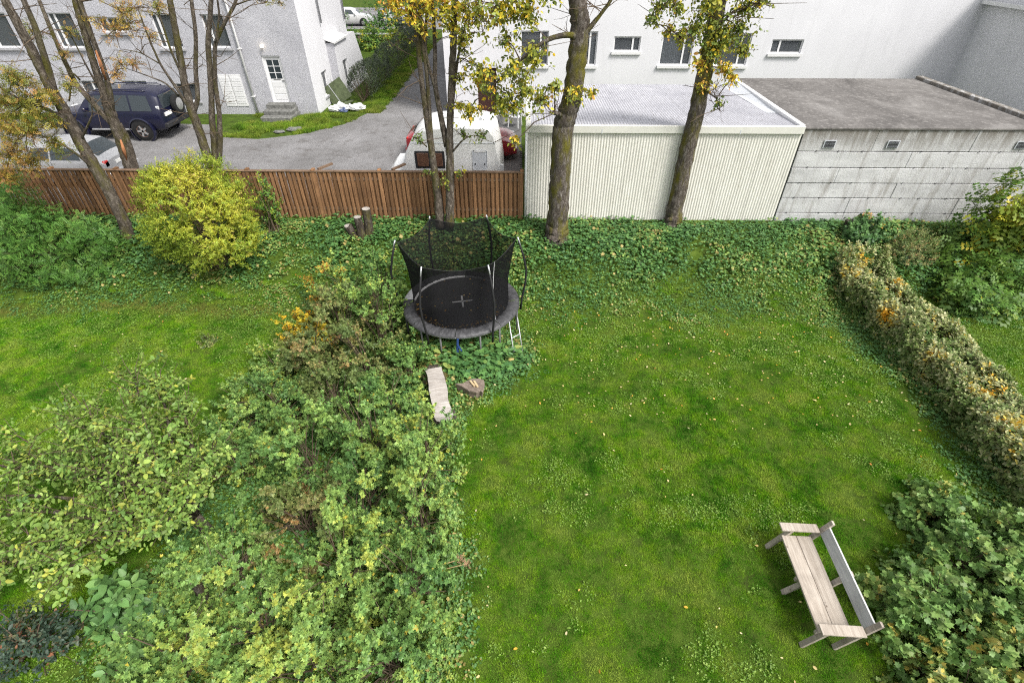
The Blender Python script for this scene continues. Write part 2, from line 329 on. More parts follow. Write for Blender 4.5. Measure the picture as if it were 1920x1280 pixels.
M['lf_elder'] = leafmat('leaf_elder', [(0, (.060, .150, .026)), (.5, (.135, .240, .036)), (.8, (.26, .32, .03)), (1, (.52, .42, .03))])
M['lf_quince'] = leafmat('leaf_pale_oval', [(0, (.080, .160, .034)), (.5, (.155, .260, .050)), (.85, (.25, .34, .070)), (1, (.36, .38, .06))])
M['lf_peony'] = leafmat('leaf_broad_green', [(0, (.060, .145, .045)), (.6, (.110, .220, .060)), (1, (.17, .29, .075))])
M['lf_rose'] = leafmat('leaf_rose_dark', [(0, (.030, .055, .035)), (.6, (.050, .085, .055)), (.85, (.10, .10, .05)), (1, (.25, .11, .06))])
M['lf_raspberry'] = leafmat('leaf_bramble', [(0, (.075, .160, .040)), (.5, (.150, .270, .068)), (.85, (.27, .36, .10)), (1, (.46, .38, .08))])
M['lf_hedge'] = leafmat('leaf_hedge_mixed', [(0, (.090, .160, .035)), (.3, (.200, .255, .075)), (.52, (.46, .46, .25)), (.68, (.40, .36, .09)), (.82, (.50, .38, .05)), (.92, (.60, .29, .02)), (1, (.72, .38, .02))], val=.6)
M['lf_boxy'] = leafmat('leaf_hedge_grey', [(0, (.030, .050, .026)), (.6, (.065, .088, .048)), (1, (.115, .130, .085))])
M['lf_cover'] = leafmat('leaf_ground_elder', [(0, (.050, .130, .042)), (.45, (.100, .215, .055)), (.75, (.185, .305, .075)), (.93, (.28, .33, .08)), (1, (.30, .24, .08))])
M['lf_clover'] = leafmat('leaf_lawn_weed', [(0, (.095, .200, .020)), (.6, (.175, .290, .040)), (1, (.26, .33, .07))])
M['lf_fallen'] = leafmat('fallen_leaf', [(0, (.52, .46, .28)), (.4, (.52, .40, .16)), (.8, (.55, .30, .03)), (1, (.38, .15, .04))], trans=.1)
M['stalk'] = plain('dry_stalk', (.34, .24, .12), .8, .2)
M['umbel'] = plain('dry_seed_head', (.27, .17, .10), .9, .1)
# ================================================================== THE SETTING
GY = 1.40                                             # level of the driveway and yard beyond the fence
xs = np.concatenate([[-400, -120, -60, -34], np.arange(-24, 22.01, .3), [34, 60, 120, 400]])
ys = np.concatenate([[-80, -20, -5, 0], np.arange(.6, 16.01, .28), [22, 30, 45, 70, 120, 400]])
XX, YY = np.meshgrid(xs, ys); ZZ = ground_z(XX, YY)
nx, ny = len(xs), len(ys)
me = bpy.data.meshes.new('ground')
me.from_pydata(np.stack([XX.ravel(), YY.ravel(), ZZ.ravel()], 1).tolist(), [], [(j*nx+i, j*nx+i+1, (j+1)*nx+i+1, (j+1)*nx+i) for j in range(ny-1) for i in range(nx-1)])
me.polygons.foreach_set('use_smooth', [True]*len(me.polygons))
tag(link('ground', me, M['soil']), 'dark garden soil and rising bank under the grass', kind='structure')
def sheet(name, poly, z, mat, label):
    me = bpy.data.meshes.new(name); me.from_pydata([(x, y, z) for x, y in poly], [], [tuple(range(len(poly)))])
    return tag(link(name, me, mat), label, kind='structure')
drive = [(.05, 15.45), (.05, 26.2), (-3.45, 26.2), (-3.45, 40), (-3.2, 54), (-6.6, 54), (-6.9, 44), (-7.0, 36), (-7.1, 30), (-7.4, 26.8), (-8.2, 24.5), (-9.7, 23.0), (-11.3, 22.3), (-13.2, 22.6), (-14.4, 24.4), (-26, 25.2), (-50, 25.6), (-50, 15.45)]
sheet('driveway', drive, GY + .004, M['gravel'], 'worn grey gravel driveway curving round the plastered house')
sheet('street', [(-90, 54.5), (60, 54.5), (60, 72), (-90, 72)], GY + .008, M['gravel'], 'grey street crossing behind the houses')

# ------------------------------------------------------------------ walls with openings, windows
def front(Y, out=-1): return lambda u, d, v: (u, Y + out*d, v)        # wall facing the camera; d is outward
def side(X, out=1): return lambda u, d, v: (X + out*d, u, v)           # wall facing +x; u runs along y
def wall_mesh(fm, u0, u1, v0, v1, ops, deep=.14):
    us = sorted({u0, u1, *[o[0] for o in ops], *[o[1] for o in ops]}); vs = sorted({v0, v1, *[o[2] for o in ops], *[o[3] for o in ops]})
    b = MB()
    for i in range(len(us)-1):
        for j in range(len(vs)-1):
            cu, cv = (us[i]+us[i+1])/2, (vs[j]+vs[j+1])/2
            if any(o[0] < cu < o[1] and o[2] < cv < o[3] for o in ops): continue
            b.add([fm(us[i],0,vs[j]), fm(us[i+1],0,vs[j]), fm(us[i+1],0,vs[j+1]), fm(us[i],0,vs[j+1])], [(0,1,2,3)])
    for a, c, e, h in ops:
        b.add([fm(a,0,e), fm(c,0,e), fm(c,0,h), fm(a,0,h), fm(a,-deep-.2,e), fm(c,-deep-.2,e), fm(c,-deep-.2,h), fm(a,-deep-.2,h)], [(0,1,5,4),(1,2,6,5),(2,3,7,6),(3,0,4,7)])
    return b
def fbox(b, fm, u0, u1, d0, d1, v0, v1):
    p, q = fm(u0, d0, v0), fm(u1, d1, v1)
    return b.box(tuple(map(min, p, q)), tuple(map(max, p, q)))
def window(parent, fm, a, c, e, h, split=None, deep=.10, fw=.055, sill='trim_white', sproud=.07, frame='trim_white', curtain=None, hsplit=None, sillh=.07):
    wdw = MB()
    fbox(wdw, fm, a, a+fw, -deep-.05, -deep, e, h); fbox(wdw, fm, c-fw, c, -deep-.05, -deep, e, h)
    fbox(wdw, fm, a+fw, c-fw, -deep-.05, -deep, e, e+fw); fbox(wdw, fm, a+fw, c-fw, -deep-.05, -deep, h-fw, h)
    us = [a+fw, c-fw]
    if split: s = a + (c-a)*split; fbox(wdw, fm, s-fw*.7, s+fw*.7, -deep-.05, -deep+.004, e+fw, h-fw); us = [a+fw, s-fw*.7, s+fw*.7, c-fw]
    if hsplit: s2 = e + (h-e)*hsplit; fbox(wdw, fm, a+fw, c-fw, -deep-.048, -deep+.002, s2-fw*.5, s2+fw*.5)
    wo_ = wdw.build('window', M[frame], parent)
    for k in range(0, len(us), 2):
        fbox(MB(), fm, us[k]+.003, us[k+1]-.003, -deep-.032, -deep-.024, e+fw+.003, h-fw-.003).build('pane', M['pane'], wo_)
    if sill: fbox(MB(), fm, a-.07, c+.07, -.02, sproud, e-sillh, e-.004).build('sill', M[sill], wo_)
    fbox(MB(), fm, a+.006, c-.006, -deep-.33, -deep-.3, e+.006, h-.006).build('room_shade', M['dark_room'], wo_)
    if curtain:
        b = MB(); n_ = 40; ua, uc = (curtain[1], curtain[2])
        rows = []
        for k in range(n_+1):
            u = ua + (uc-ua)*k/n_; d = -deep-.12 + .025*math.sin(k*1.9)
            rows += [fm(u, d, e+fw), fm(u, d, h-fw)]
        b.add(rows, [(2*k, 2*k+2, 2*k+3, 2*k+1) for k in range(n_)]).build('curtain', M[curtain[0]], wo_)
    return wo_

# ------------------------------------------------------------------ grey plastered house on the left
HY, HX = 26.2, -9.87
house = empty('grey_house', (0, 0, 0), 0, 'grey roughcast plastered house with white door and stone steps', 'house')
fm = front(HY)
wins = [(-21.05, -19.95, 4.22, 5.58), (-18.86, -17.60, 4.84, 5.42), (-16.45, -15.40, 4.22, 5.55), (-14.20, -13.20, 4.24, 5.54), (-24.3, -22.9, 4.22, 5.58)]
low = [(-21.05, -19.95, 2.15, 2.86), (-18.95, -17.8, 2.15, 2.86), (-16.5, -15.5, 1.95, 2.75)]
shut = (-14.24, -13.24, 1.80, 3.12); door = (-11.98, -11.10, 1.94, 3.93)
wall_mesh(fm, -46, HX, 1.2, 10.5, wins + low + [shut, door]).build('front_wall', M['plaster_grey'], house)
for k, wv in enumerate(wins):
    window(house, fm, *wv, split=.26 if k != 1 else .3, sill='sill_grey', sproud=.11, fw=.06, sillh=.09, curtain=('curtain_white', wv[0]+.07, wv[0]+.30) if k in (0, 3) else None)
for wv in low: window(house, fm, *wv, split=.5, sill='sill_grey', sproud=.06)
so = window(house, fm, *shut, sill=None, deep=.05)
for k in range(2):                                                     # two white louvred shutter leaves
    a = shut[0]-.03 + k*.545; lf = MB(); fbox(lf, fm, a, a+.515, -.02, .028, shut[2]-.03, shut[3]+.03)
    lo = lf.build('shutter', M['white_paint'], house)
    for j in range(11):
        z = shut[2]+.08 + j*.108; sl = MB(); fbox(sl, fm, a+.06, a+.455, .028, .041, z, z+.075); sl.build('slat', M['white_paint'], lo)
d = MB(); fbox(d, fm, door[0]+.07, door[1]-.07, -.14, -.10, door[2], door[3]-.07); dl = d.build('door', M['white_paint'], house)
b = MB(); fbox(b, fm, door[0], door[0]+.07, -.16, -.05, door[2], door[3]); fbox(b, fm, door[1]-.07, door[1], -.16, -.05, door[2], door[3]); fbox(b, fm, door[0]+.07, door[1]-.07, -.16, -.05, door[3]-.07, door[3]); b.build('door_frame', M['trim_white'], house)
for i in range(2):
    for j in range(3):
        u = door[0]+.16 + i*.30; v = door[2]+1.02 + j*.275
        b = MB(); fbox(b, fm, u, u+.255, -.10, -.092, v, v+.235); b.build('pane', M['car_glass'], dl)
for j in range(3):
    b = MB(); fbox(b, fm, door[0]+.17, door[1]-.17, -.10, -.088, door[2]+.10 + j*.28, door[2]+.32 + j*.28); b.build('panel', M['white_paint'], dl)
b = MB(); fbox(b, fm, door[1]-.20, door[1]-.10, -.10, -.05, door[2]+.93, door[2]+.96); b.build('handle', M['chrome'], dl)
b = MB(); fbox(b, fm, door[0]+.27, door[1]-.27, -.10, -.094, door[2]+.955, door[2]+1.0); b.build('letter_slot', M['chrome'], dl)
# drainpipe
b = MB(); b.tube([(-12.82, HY-.09, 1.45), (-12.82, HY-.09, 10.4)], .05, 10); dp = b.build('drainpipe', M['trim_white'], house, True)
for z in (2.2, 4.2, 6.2): MB().box((-12.89, HY-.15, z), (-12.75, HY-.002, z+.04)).build('bracket', M['trim_white'], dp)
# steps
for k in range(3):
    random.seed(k); b = MB(); b.bbox((-12.22+.03*k, HY-1.30+.40*k, GY-.1), (-10.78-.05*k, HY-.004, GY+.19*(k+1)-.006*k), .03); b.build('step', M['grey_stone'], house)
# wall lamp, lit
lampo = empty('wall_lamp', (-11.75, HY, 4.33), 0, 'small round lit lamp above the white front door', 'lamp')
MB().lathe([(.001, -.05), (.06, -.05), (.06, 0), (.001, 0)], 14, axis='y').build('base', M['trim_white'], lampo)
b = MB(); b.lathe([(.002, -.075)] + [(.075*math.sin(t), -.075*math.cos(t)) for t in np.linspace(.15, 3.0, 9)], 16, (0, -.11, 0), 'z'); b.build('globe', M['globe'], lampo, True)
# side wall running back along the drive, with a low annexe
fs = side(HX)
swin = (27.6, 28.5, 1.85, 2.95)
wall_mesh(fs, HY, 33.2, 1.2, 10.5, [swin]).build('side_wall', M['plaster_white_and_lit_side'], house)  # same house, whiter than the front: light from the right put into the colour
window(house, fs, *swin, split=.4, sill='sill_grey', sproud=.06)
fa = side(HX + .40); awin = (30.1, 31.0, 2.0, 3.05)
wall_mesh(fa, 29.2, 33.2, 1.2, 4.0, [awin]).build('annexe_wall', M['plaster_white_and_lit_side'], house)  # annexe side gets the pale plaster too, as painted light
window(house, fa, *awin, split=.4, sill=None)
MB().box((HX+.002, 29.2, 1.2), (HX+.399, 29.35, 4.0)).build('annexe_end', M['plaster_grey'], house)  # forward face takes the darker front plaster: shade put into the colour
b = MB(); b.add([(HX, 29.1, 4.22), (HX+.5, 29.1, 4.06), (HX+.5, 31.4, 4.06), (HX, 31.4, 4.22), (HX, 29.1, 4.14), (HX+.5, 29.1, 3.98), (HX+.5, 31.4, 3.98), (HX, 31.4, 4.14)], [(0,1,2,3),(7,6,5,4),(0,4,5,1),(1,5,6,2),(2,6,7,3)]); b.build('lean_to_roof', M['white_paint'], house)
b = MB(); b.add([(HX+.39, 33.2, 4.0), (HX+.39, 34.9, 1.3), (HX+.39, 33.2, 1.3), (HX-1, 33.2, 4.0), (HX-1, 34.9, 1.3), (HX-1, 33.2, 1.3)], [(0,1,2),(0,3,4,1),(3,5,4),(0,2,5,3)]); b.build('buttress', M['plaster_white_and_lit_side'], house)  # lit side painted in with the same pale plaster
for k, u in enumerate((28.9, 32.9)):
    MB().tube([(HX+.09, u, 4.9 - .3*k), (HX+.09, u, 10)], .045, 8).build('drainpipe', M['sill_grey'], house, True)
MB().box((-46, HY+.5, 10.5), (HX+.2, 33.4, 10.8)).build('roof', M['felt'], house)
MB().box((-46, 33.1, 1.2), (HX-.01, 33.19, 10.5)).build('back_wall', M['plaster_grey'], house)

# ------------------------------------------------------------------ white building
WY = 26.0
wb = empty('white_apartment_building', (0, 0, 0), 0, 'tall bright white rendered building behind the corrugated shed', 'building')
fm = front(WY)
ww = [(-.03, 1.23, 3.60, 4.97), (2.25, 3.40, 3.60, 4.95), (4.13, 5.32, 4.17, 4.76), (6.27, 7.68, 3.62, 4.90), (8.76, 10.21, 3.62, 4.90), (11.13, 12.52, 4.11, 4.66)]
wdoor = (-2.02, -1.14, 1.46, 3.50)
wall_mesh(fm, -3.50, 19.7, 1.2, 11.0, ww + [wdoor]).build('front_wall', M['plaster_white_and_lit_side'], wb)
for k, wv in enumerate(ww):
    cu = {3: ('curtain', wv[0]+.06, wv[0]+.98), 5: ('curtain_white', wv[0]+.06, wv[0]+.5), 1: ('curtain', wv[0]+.06, wv[1]-.06)}.get(k)
    window(wb, fm, *wv, split=(.28 if k == 5 else .72), sproud=.09, sillh=.11, curtain=cu, deep=.06)
b = MB(); fbox(b, fm, wdoor[0]+.06, wdoor[1]-.06, -.16, -.11, wdoor[2], wdoor[3]-.05); wd = b.build('door', M['brown_door'], wb)
for i in range(2):
    b = MB(); fbox(b, fm, wdoor[0]+.13+i*.33, wdoor[0]+.42+i*.33, -.11, -.10, wdoor[2]+.95, wdoor[3]-.16); b.build('pane', M['car_glass'], wd)
b = MB(); fbox(b, fm, wdoor[0], wdoor[0]+.06, -.18, -.06, wdoor[2], wdoor[3]); fbox(b, fm, wdoor[1]-.06, wdoor[1], -.18, -.06, wdoor[2], wdoor[3]); fbox(b, fm, wdoor[0]+.06, wdoor[1]-.06, -.18, -.06, wdoor[3]-.05, wdoor[3]); b.build('door_frame', M['brown_door'], wb)
fl = lambda u, d_, v: (-3.50 - d_, u, v)
wall_mesh(fl, WY, 44, 1.2, 11, []).build('left_wall', M['plaster_white_and_lit_side'], wb)
MB().box((-3.5, 43.9, 1.2), (19.7, 44, 11)).build('back_wall', M['plaster_white_and_lit_side'], wb)
MB().box((-3.7, WY-.2, 11), (24, 44.2, 11.3)).build('roof', M['felt'], wb)
# projecting wing at the far right
fw_ = lambda u, d_, v: (19.7 - d_, u, v)
wall_mesh(fw_, 15.5, WY, 1.2, 7.0, []).build('wing_wall', M['plaster_white_and_lit_side'], wb)
MB().bar((19.62, 20.4, 4.15), (19.62, 17.0, 6.3), .06, .30).build('diagonal_bar', M['caravan_grey'], wb)  # grey bar set diagonally against the wing wall
MB().box((19.4, 15.5, 6.0), (19.695, 25.9, 6.12)).build('cornice', M['trim_white'], wb)

# ------------------------------------------------------------------ corrugated shed
SY, SX0, SX1, SZ = 15.0, .20, 7.97, 4.09
shed = empty('corrugated_shed', (0, 0, 0), 0, 'long low shed clad in cream corrugated iron with grey roof', 'shed')
MB().box((SX0+.05, SY+.05, 1.0), (SX1-.02, 20.85, SZ-.42)).build('core', M['joint'], shed)
def corrugated(w, length, amp=.009, pitch=.082, per=6):
    nseg = int(round(w/pitch*per)); b = MB(); vs = []
    for k in range(nseg+1):
        x = w*k/nseg; y = amp*math.cos(2*math.pi*k/per); vs += [(x, y, 0), (x, y, length)]
    b.add(vs, [(2*k, 2*k+2, 2*k+3, 2*k+1) for k in range(nseg)]); return b
nsh = 8; sw = (SX1-SX0)/nsh
proto = corrugated(sw+.02, SZ-1.0-.12).build('cladding_sheet', M['iron'], shed, True, loc=(SX0, SY, .98))
for k in range(1, nsh): link('cladding_sheet', proto.data, None, shed, (SX0+k*sw, SY-.004*(k % 2), .98 + .006*(k % 3)))
pl_ = corrugated(5.85, SZ-1.0-.12).build('side_sheet', M['iron'], shed, True, loc=(SX0+.02, SY+.01, .98), rot=(0, 0, R(90)))
sl = math.atan2(.14, 5.8)
proto = corrugated(sw+.02, 5.8, .010).build('roof_sheet', M['roof_iron'], shed, True, loc=(SX0, SY+.06, SZ-.04), rot=(-R(90)-sl, 0, 0))
for k in range(1, nsh): link('roof_sheet', proto.data, None, shed, (SX0+k*sw, SY+.06, SZ-.04+.004*(k % 2)), (-R(90)-sl, 0, 0))
MB().bbox((SX0-.05, SY-.075, SZ-.20), (SX1+.03, SY+.03, SZ+.01), .012).build('gutter', M['cream_trim'], shed)
MB().bbox((SX1-.10, SY+.031, SZ-.3), (SX1+.05, 20.9, SZ+.03), .012).build('verge_flashing', M['trim_white'], shed)
MB().add([(SX1-.10, SY+1.6, SZ-.06), (SX1-.10, 20.85, SZ+.02), (SX1-.10, 20.85, SZ-.3), (SX1-.55, 20.85, SZ-.17), (SX1-.42, SY+1.6, SZ-.065)], [(0,1,3,4)]).build('valley_flashing', M['caravan_grey'], shed)
MB().bbox((SX0-.04, SY+.031, SZ-.16), (SX0+.10, 20.9, SZ+.0), .01).build('edge_flashing', M['cream_trim'], shed)
MB().tube([(SX0-.02, SY-.03, SZ-.2), (SX0-.02, SY-.03, 1.2)], .035, 8).build('downpipe', M['trim_white'], shed, True)
for k in (2.1, 4.4, 6.0): MB().box((SX0+k, SY-.078, SZ-.205), (SX0+k+.025, SY-.07, SZ-.09)).build('gutter_strap', M['caravan_grey'], shed)

# ------------------------------------------------------------------ concrete garage with flat felt roof
gar = empty('concrete_garage', (0, 0, 0), 0, 'flat roofed garage with board marked weathered concrete wall', 'garage')
GX0, GX1 = SX1+.06, 18.5
MB().box((GX0+.02, SY+.06, .6), (14.75, 21.2, 4.0)).build('core', M['joint'], gar)
MB().box((14.75, SY+.06, .6), (GX1, SY+.35, 4.0)).build('wall_core', M['joint'], gar)
MB().bbox((GX0, SY-.03, 4.002), (14.8, 21.25, 4.06), .01).build('roof', M['felt'], gar)
MB().bbox((14.802, SY-.03, 4.003), (15.05, 21.25, 4.16), .015).build('kerb', M['concrete'], gar)
rows = [.40, .96, 1.50, 1.99, 2.46, 2.92, 3.39, 4.0]
random.seed(3)
for j in range(len(rows)-1):
    x = GX0
    while x < GX1-.2:
        L_ = random.choice([1.4, 2.1, 2.8, 3.3]); x2 = min(x+L_, GX1)
        if GX1 - x2 < .5: x2 = GX1
        pr = random.uniform(-.012, .012); 
        MB().bbox((x+.004, SY+pr, rows[j]+.012), (x2-.004, SY+.058, rows[j+1]-.010), .009).build('concrete_panel', M['concrete'], gar); x = x2
for vx in (8.86, 10.66, 12.5, 14.3):
    if vx == 12.5: continue
    vv = MB(); vv.box((vx-.17, SY-.028, 3.50), (vx+.17, SY-.014, 3.72)); vo = vv.build('vent', M['caravan_grey'], gar)
    for k in range(5): MB().box((vx-.14, SY-.04, 3.52+.038*k), (vx+.14, SY-.0285, 3.543+.038*k)).build('slat', M['black_plastic'], vo)
random.seed(8)
for j in range(2, 7):                                                   # formwork tie holes along the joints
    for k in range(9):
        x = GX0+.4+k*.78+random.uniform(-.15, .15)
        MB().lathe([(.001, 0), (.018, 0), (.018, .02)], 8, (x, SY-.016, rows[j]+.015), 'y').build('tie_hole', M['black_plastic'], gar)
for k in range(6): MB().box((11.4+k*.24, SY-.06, .75), (11.425+k*.24, SY-.035, 1.12)).build('grate_bar', M['sill_grey'], gar)
b = MB(); b.box((14.8+.27, 16, 2.4), (19.6, 21.2, 2.5)); b.build('terrace', M['concrete'], gar)

# ------------------------------------------------------------------ wooden fence: each board is a piece of its own
fence = empty('wooden_fence', (0, 15.0, 0), 0, 'brown stained vertical board fence along the drive', 'fence')
FX0, FX1, FT = -19.6, .12, 2.76
random.seed(21)
bm_f = MB().bbox((-.049, -.011, 0), (.049, .011, 1.0), .004); me_board = None
x = FX0; k = 0
while x < FX1-.05:
    o = (bm_f.build('board', M['fence_wood'], fence) if me_board is None else link('board', me_board, None, fence)); me_board = o.data
    h_ = FT-.05 - 1.22 + random.uniform(-.01, .01)
    back = k % 2
    o.location = (x + random.uniform(-.004, .004), (.048 if back else .0) + random.uniform(-.003, .003), 1.22); o.scale = (.82 if not back else 1.0, 1, h_)
    o.rotation_euler = (0, R(random.uniform(-.5, .5)), 0); x += .0685; k += 1
for px_ in (-18.25, -16.25, -14.25, -12.25, -10.25, -8.25, -6.25, -4.24, -2.1, .06):
    MB().bbox((px_-.05, -.02, 1.15), (px_+.05, .14, FT+.03), .008).build('post', M['fence_wood'], fence)
for z in (1.5, 2.45): MB().box((FX0, .0125, z), (FX1, .036, z+.09)).build('rail', M['fence_rail'], fence)
x = FX0
while x < FX1-.1:
    x2 = min(x+2.0, FX1); MB().bbox((x+.003, -.035, FT-.045), (x2-.003, .085, FT-.012), .006).build('cap', M['fence_rail'], fence); x = x2
for px_ in (-6.1, -3.85):
    MB().bar((px_, .10, FT-.1), (px_+.10, .95, 1.5), .09, .05).build('brace', M['fence_rail'], fence)
    MB().bar((px_, .1, FT+.0), (px_+.32, .5, FT+.03), .09, .05).build('brace', M['fence_rail'], fence)

# brick pavers beside the caravan
pav = MB().bbox((-.098, -.048, -.03), (.098, .048, .0), .006)
yard = sheet('paved_yard', [(-1.3, 15.5), (.04, 15.5), (.04, 25.9), (-1.3, 25.9)], GY+.008, M['joint'], 'narrow brick paved yard between caravan and shed')
pm = None; random.seed(4)
rr = 0; y = 15.55
while y < 21.5:
    for kx in range(5):
        o = pav.build('paver', M['paver'], yard) if pm is None else link('paver', pm, None, yard); pm = o.data
        o.location = (-.86 + kx*.203 + (.1 if rr % 2 else 0) - .06, y, GY+.038 + random.uniform(-.002, .002))
    y += .1035; rr += 1
# ================================================================== VEHICLES
def car(name, label, loc, rz, S, paint, wheels, WR, track, group=None, rim='rim', rough_arch=False, lights=None, extra=None):
    """S: stations (x, zb, zbelt, zroof, wb, wbelt, wroof) from tail to nose; front looks along +x"""
    root = empty(name, loc, rz, label, 'car', group)
    def half(s):
        x, zb, ze, zr, wb_, we, wr = s; k = min(.07, (zr-ze)*.4)
        return [(0, zb), (wb_*.9, zb), (wb_, zb+.10), ((wb_+we)/2+.03, zb+(ze-zb)*.55), (we, ze), (wr, zr-k), (wr-min(.12, wr*.2), zr-.006), (wr*.5, zr+.015), (0, zr+.022)]
    b = MB(); ring = []
    for s in S:
        h = half(s); ring.append([(s[0], y, z) for y, z in h] + [(s[0], -y, z) for y, z in h[-2:0:-1]])
    n_ = len(ring[0]); vs = [p for r_ in ring for p in r_]
    fs_ = [(i*n_+k, i*n_+(k+1) % n_, (i+1)*n_+(k+1) % n_, (i+1)*n_+k) for i in range(len(S)-1) for k in range(n_)]
    fs_ += [tuple(range(n_)), tuple((len(S)-1)*n_+k for k in range(n_))]
    b.add(vs, fs_); body = b.build('body', M[paint], root, True, 38)
    X = [s[0] for s in S]
    def sec(x): return [float(np.interp(x, X, [s[k] for s in S])) for k in range(7)]
    def side_win(xa, xb, sg, v0=.12, v1=.92, cut=(0, 0)):
        q = []
        for x, v, c in ((xa, v0, 0), (xb, v0, 0), (xb, v1, -cut[1]), (xa, v1, cut[0])):
            h = half(sec(x+c)); y = h[4][0]*(1-v)+h[5][0]*v + .012; z = h[4][1]*(1-v)+h[5][1]*v; q.append((x+c, sg*y, z))
        MB().add(q + [(p[0], p[1]-sg*.02, p[2]) for p in q], [(0,1,2,3), (0,4,5,1), (1,5,6,2), (2,6,7,3), (3,7,4,0)]).build('side_window', M['car_glass'], root)
    def end_win(xa, xb, nm, f=.86):
        q = []
        for x in (xa, xb):
            h = half(sec(x)); w_ = h[5][0]*f
            q += [(x, -w_, h[6][1]), (x, 0, h[8][1]), (x, w_, h[6][1])]
        dx = q[3][0]-q[0][0]; dz = q[4][2]-q[1][2]; L_ = math.hypot(dx, dz); nx_, nz_ = -dz/L_, dx/L_
        if nz_ < 0: nx_, nz_ = -nx_, -nz_
        q = [(p[0]+nx_*.016, p[1], p[2]+nz_*.016) for p in q]
        MB().add(q, [(0,1,4,3), (1,2,5,4)]).build(nm, M['car_glass'], root)
    def shut_line(x, sg):
        q = []
        for v in (0, .5, 1):
            h = half(sec(x)); a_, c_ = (h[2], h[4])
            y = [h[2][0], h[3][0], h[4][0]][int(v*2)] + .004; z = [h[2][1]+.12, h[3][1], h[4][1]][int(v*2)]
            q.append((x, sg*y, z))
        MB().tube(q, .006, 4).build('door_gap', M['black_plastic'], root)
    for wx in wheels:
        for sg in (-1, 1):
            wy = sg*(track-.085)
            if rough_arch: MB().lathe([(WR*1.17, -.02), (WR*1.30, -.02), (WR*1.30, .09), (WR*1.17, .11)], 22, (wx, sg*(track-.0)-.045, WR+.02), 'y').build('wheel_arch', M[paint], root, True, 40)
            MB().lathe([(.001, -.03), (WR*1.14, -.03), (WR*1.14, .012), (.001, .012)] if sg > 0 else [(.001, .03), (WR*1.14, .03), (WR*1.14, -.012), (.001, -.012)], 22, (wx, sg*track, WR+.03), 'y').build('arch_liner', M['black_plastic'], root)
            T = .12
            wl = MB().lathe([(WR*.60, -T), (WR*.86, -T), (WR*.98, -T*.75), (WR, -T*.3), (WR, T*.3), (WR*.98, T*.75), (WR*.86, T), (WR*.60, T)], 26, (0, 0, 0), 'y').build('wheel', M['tyre'], root, True, 45, loc=(wx, wy, WR))
            MB().lathe([(.001, sg*(T-.05)), (WR*.2, sg*(T-.01)), (WR*.52, sg*(T-.045)), (WR*.60, sg*(T-.002)), (WR*.62, sg*(T-.02))], 20, (0, 0, 0), 'y').build('rim', M[rim], wl, True)
            for k in range(5):
                a = k*2*math.pi/5; MB().bar((0, sg*(T-.016), 0), (math.cos(a)*WR*.55, sg*(T-.016), math.sin(a)*WR*.55), .07, .03, (0, 1, 0)).build('spoke', M['rim'], wl)
    if extra: extra(root, half, sec, side_win, end_win, shut_line)
    return root
def mirror_pair(root, x, y, z, mat):
    for sg in (-1, 1): MB().bbox((x-.06, sg*y-.10, z), (x+.06, sg*y+.10, z+.15), .03).build('mirror', mat, root)

# navy off-road car seen from its tail and near side
def suv_extra(root, half, sec, sw_, ew, sl_):
    for sg in (-1, 1):
        sw_(-2.12, -1.30, sg, cut=(.12, 0)); sw_(-1.22, -.30, sg); sw_(-.22, .52, sg, cut=(0, .16)); 
        for x in (-1.26, -.26, .66): sl_(x, sg)
        MB().bbox((-1.45, sg*.80-.10, .42), (.75, sg*.80+.14, .49), .02).build('running_board', M['chrome'], root)
        MB().tube([(-1.95, sg*.60, 1.86), (-1.8, sg*.60, 1.92), (.0, sg*.60, 1.93), (.2, sg*.60, 1.87)], .022, 8).build('roof_rail', M['navy'], root, True)
        MB().bbox((-2.415, sg*.80-.09, .98), (-2.28, sg*.80+.075, 1.22), .02).build('tail_light', M['lamp_red'], root)
        MB().bbox((-2.417, sg*.80-.085, 1.22), (-2.28, sg*.80+.07, 1.36), .02).build('indicator', M['lamp_clear'], root)
        MB().bbox((-2.50, sg*.70-.10, .62), (-2.47, sg*.70+.10, .70), .01).build('reflector', M['lamp_red'], root)
        MB().bbox((2.24, sg*.66-.17, .86), (2.36, sg*.66+.17, 1.04), .03).build('headlight', M['lamp_clear'], root)
        MB().bbox((-1.86, sg*.80-.12, .20), (-1.83, sg*.80+.12, .50), .005).build('mud_flap', M['black_plastic'], root)
    mirror_pair(root, .62, .98, 1.17, M['navy'])
    for v0, v1 in ((.28, .93),):
        MB().bbox((-2.452, -.62, 1.20), (-2.40, .62, 1.72), .02).build('rear_window', M['car_glass'], root)
    ew(.72, 1.08, 'windscreen')
    MB().bbox((-2.56, -.88, .50), (-2.30, .88, .70), .04).build('rear_bumper', M['black_plastic'], root)
    MB().bbox((2.28, -.88, .46), (2.46, .88, .70), .05).build('front_bumper', M['navy'], root)
    MB().bbox((-2.47, .18, .92), (-2.43, .66, 1.06), .005).build('number_plate', M['plate'], root)
    MB().bbox((2.36, -.45, .86), (2.40, .45, 1.02), .02).build('grille', M['black_plastic'], root)
    w = MB().lathe([(.001, .10), (.27, .10), (.35, .07), (.37, .02), (.37, -.08), (.30, -.11), (.001, -.11)], 26, (0, 0, 0), 'x').build('spare_wheel', M['tyre'], root, True, 40, loc=(-2.60, -.18, 1.22))
    MB().lathe([(.001, -.13), (.20, -.125), (.25, -.105)], 20, (0, 0, 0), 'x').build('wheel_cover', M['rim'], w, True)
    MB().bbox((-.62, -.35, 1.885), (.05, .35, 1.905), .01).build('sunroof', M['car_glass'], root)
